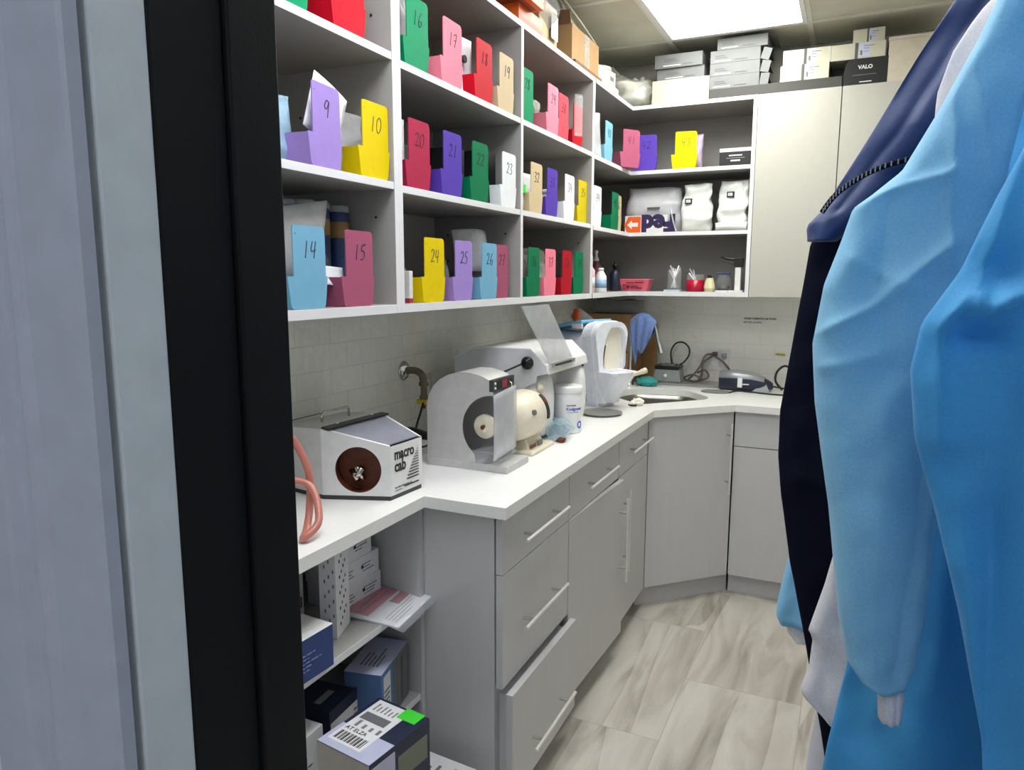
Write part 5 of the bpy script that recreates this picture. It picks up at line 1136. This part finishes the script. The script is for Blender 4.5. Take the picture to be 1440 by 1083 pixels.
cloth('sleeve', g1, g_light, [(1.90, 1.56, 1.66), (1.80, 1.527, 1.60), (1.75, 1.503, 1.556), (1.706, 1.486, 1.540), (1.647, 1.460, 1.530), (1.589, 1.431, 1.522), (1.566, 1.405, 1.520), (1.553, 1.388, 1.518), (1.52, 1.379, 1.515), (1.474, 1.365, 1.51), (1.41, 1.357, 1.50), (1.346, 1.363, 1.495), (1.231, 1.384, 1.49), (1.105, 1.402, 1.487), (1.06, 1.413, 1.482), (1.045, 1.425, 1.477), (1.036, 1.444, 1.474)], -.645, .034, 2, .008, 4, wr=.005, N=130, M=190, creases=[([(1.466, 1.676), (1.479, 1.493)], .010, .007), ([(1.388, 1.557), (1.427, 1.57), (1.472, 1.581)], .011, .005), ([(1.361, 1.423), (1.412, 1.451), (1.477, 1.513)], .012, .007), ([(1.366, 1.386), (1.418, 1.403)], .008, .008), ([(1.421, 1.56), (1.417, 1.461), (1.435, 1.389)], -.008, .02), ([(1.388, 1.556), (1.37, 1.47)], .006, .012), ([(1.43, 1.36), (1.44, 1.06)], .006, .03), ([(1.462, 1.40), (1.472, 1.24), (1.462, 1.06)], -.008, .012), ([(1.39, 1.50), (1.45, 1.47)], .006, .008), ([(1.48, 1.69), (1.51, 1.57)], .008, .01)])
cloth('cuff', g1, g_white, [(1.045, 1.447, 1.473), (1.02, 1.4475, 1.4745), (.993, 1.4500, 1.4735)], -.645, .016, 6, .002, 1, N=36, M=10, wr=.001)
g2 = thing('surgical_gown', 'deeper blue disposable gown nearest the camera at the right edge', 'gown', (0, 0, 0), group='hanging gowns')
cloth('body', g2, g_blue, [(1.96, 1.80, 1.87), (1.85, 1.64, 1.88), (1.75, 1.565, 1.88), (1.66, 1.532, 1.88), (1.6, 1.515, 1.88), (1.543, 1.492, 1.88), (1.488, 1.473, 1.88), (1.444, 1.448, 1.88), (1.404, 1.4425, 1.88), (1.345, 1.450, 1.88), (1.28, 1.471, 1.88), (1.194, 1.495, 1.88), (1.079, 1.522, 1.88), (.9, 1.54, 1.88), (.7, 1.555, 1.88), (.55, 1.56, 1.88)], -.80, .045, 5, .012, 7, fan=1.5, wr=.005, N=150, M=190, creases=[([(1.461, 1.445), (1.472, 1.462), (1.495, 1.458), (1.507, 1.467), (1.53, 1.47)], .032, .008), ([(1.461, 1.445), (1.460, 1.40), (1.468, 1.345)], .020, .009), ([(1.477, 1.513), (1.467, 1.48), (1.474, 1.459)], .012, .008), ([(1.492, 1.543), (1.487, 1.503), (1.484, 1.458)], .014, .008), ([(1.45, 1.388), (1.468, 1.31), (1.487, 1.219), (1.50, 1.05)], .012, .015), ([(1.51, 1.40), (1.515, 1.2), (1.53, 1.0)], -.020, .02), ([(1.478, 1.435), (1.50, 1.435)], -.026, .010), ([(1.480, 1.50), (1.497, 1.49)], -.018, .010), ([(1.52, 1.62), (1.50, 1.56), (1.49, 1.50)], .014, .006), ([(1.485, 1.30), (1.505, 1.16), (1.52, 1.05)], .012, .010)])
0 and cloth('sleeve', g2, g_blue, [(1.62, 1.56, 1.66), (1.5, 1.53, 1.66), (1.45, 1.505, 1.66), (1.42, 1.490, 1.655), (1.3, 1.488, 1.65), (1.15, 1.525, 1.65), (1.0, 1.56, 1.65)], -.865, .032, 3, .012, 9, wr=.006)
g3 = thing('surgical_gown', 'pale grey disposable gown between the navy gown and the light blue one', 'gown', (0, 0, 0), group='hanging gowns')
cloth('body', g3, g_grey, [(1.96, 1.80, 1.87), (1.85, 1.56, 1.80), (1.788, 1.505, 1.80), (1.746, 1.482, 1.80), (1.70, 1.470, 1.8), (1.60, 1.47, 1.8), (1.2, 1.47, 1.8), (.9, 1.48, 1.8), (.6, 1.5, 1.8)], -.455, .02, 5, .008, 3)
cloth('sleeve', g3, g_grey, [(1.30, 1.42, 1.50), (1.2, 1.41, 1.50), (1.14, 1.396, 1.50), (1.08, 1.385, 1.49), (1.012, 1.3685, 1.47), (1.006, 1.372, 1.465), (.998, 1.3745, 1.455), (.960, 1.3725, 1.45), (.925, 1.3635, 1.445), (.918, 1.366, 1.44), (.900, 1.388, 1.425), (.888, 1.402, 1.41)], -.50, .02, 3, .004, 5, wr=.003)
g4 = thing('navy_gown', 'dark navy cloth gown hanging behind the blue ones, its edge against the cabinets', 'gown', (0, 0, 0), group='hanging gowns')
cloth('body', g4, g_navy, [(1.96, 1.78, 1.87), (1.90, 1.60, 1.80), (1.823, 1.500, 1.80), (1.756, 1.462, 1.80), (1.664, 1.415, 1.78), (1.574, 1.360, 1.75), (1.53, 1.335, 1.75), (1.472, 1.329, 1.75), (1.371, 1.317, 1.75), (1.287, 1.3075, 1.75), (1.22, 1.3085, 1.75), (1.16, 1.316, 1.75), (1.064, 1.333, 1.75), (.946, 1.36, 1.75), (.80, 1.392, 1.72), (.746, 1.402, 1.70), (.6, 1.425, 1.68)], -.385, .026, 4, .010, 6, M=150, creases=[([(1.335, 1.53), (1.36, 1.545), (1.40, 1.56)], .012, .008), ([(1.345, 1.37), (1.33, 1.22), (1.345, 1.16)], .006, .006), ([(1.336, 1.19), (1.40, 1.185)], .005, .006)])
def slv():
    pass
cloth('sleeve', g4, g_navy_lit, [(1.96, 1.72, 1.80), (1.90, 1.58, 1.72), (1.823, 1.487, 1.62), (1.756, 1.449, 1.56), (1.664, 1.401, 1.50), (1.60, 1.366, 1.45), (1.574, 1.352, 1.425), (1.553, 1.333, 1.40), (1.546, 1.331, 1.39), (1.53, 1.333, 1.37)], -.425, .016, 2, .006, 8, wr=.004, M=150, creases=[([(1.52, 1.82), (1.43, 1.66), (1.37, 1.57)], -.008, .008), ([(1.50, 1.76), (1.45, 1.67)], .006, .006), ([(1.36, 1.575), (1.335, 1.55)], .006, .01)])
g = G(); pth = smoothpath([(1.350, -.452, 1.566), (1.366, -.456, 1.588), (1.390, -.458, 1.606), (1.420, -.458, 1.620), (1.46, -.455, 1.63)], 6); g.tube(pth, .0035, g_navy, 8)
for k in range(1, len(pth) - 1, 1):
    p = pth[k]; g.box((p.x - .0008, p.y - .0042, p.z - .003), (p.x + .0008, p.y - .0032, p.z + .003), machine)
g.build('stitched_hem', g4)
g5 = thing('surgical_gown', 'pale blue gown sleeve tip with white cuff peeking out behind the navy gown', 'gown', (0, 0, 0), group='hanging gowns')
cloth('sleeve', g5, P('pale_blue_nonwoven', (128, 190, 230), .7, sheen=.2), [(1.96, 1.78, 1.87), (1.8, 1.62, 1.8), (1.3, 1.42, 1.6), (1.05, 1.345, 1.5), (.912, 1.308, 1.42), (.83, 1.295, 1.40), (.80, 1.292, 1.38), (.785, 1.300, 1.37)], 0.0, .03, 3, .008, 4)
cloth('cuff', g5, g_white, [(.79, 1.312, 1.36), (.765, 1.316, 1.36), (.750, 1.330, 1.355)], 0.0, .018, 4, .002, 1, N=30, M=8)
g6 = thing('lab_coat', 'white lab coat hem at the bottom right of the floor behind the navy gown', 'coat', (0, 0, 0), group='hanging gowns')
cloth('body', g6, P('white_cotton', (214, 212, 220), .8, sheen=.2), [(1.96, 1.78, 1.87), (1.7, 1.6, 1.8), (1.0, 1.42, 1.75), (.75, 1.385, 1.72), (.62, 1.372, 1.72), (.5, 1.372, 1.72)], -.20, .03, 4, .01, 3)


# ------------------------------------------------------------------ camera, world, view
w = bpy.data.worlds.new('World'); bpy.context.scene.world = w; w.use_nodes = True
w.node_tree.nodes['Background'].inputs[0].default_value = (.5, .55, .6, 1); w.node_tree.nodes['Background'].inputs[1].default_value = .05
cam = bpy.data.cameras.new('Camera'); co = bpy.data.objects.new('Camera', cam); C.objects.link(co)
yaw, pit, rol = R(25.0749), R(-8.4717), R(.1435)
fw = Vector((-math.sin(yaw) * math.cos(pit), math.cos(yaw) * math.cos(pit), math.sin(pit)))
r0 = Vector((math.cos(yaw), math.sin(yaw), 0)); u0 = r0.cross(fw)
rt = math.cos(rol) * r0 + math.sin(rol) * u0; up = -math.sin(rol) * r0 + math.cos(rol) * u0
co.matrix_world = Matrix(((rt.x, up.x, -fw.x, 1.3942), (rt.y, up.y, -fw.y, -1.5023), (rt.z, up.z, -fw.z, 1.481), (0, 0, 0, 1)))
cam.sensor_width = 36; cam.lens = 1016.9 / 1440 * 36; cam.clip_start = .02
sc = bpy.context.scene; sc.camera = co
sc.view_settings.view_transform = 'Standard'; sc.view_settings.look = 'None'; sc.view_settings.gamma = 1; sc.view_settings.exposure = .7
sc.view_settings.use_curve_mapping = False
sc.cycles.max_bounces = 8; sc.cycles.transparent_max_bounces = 12
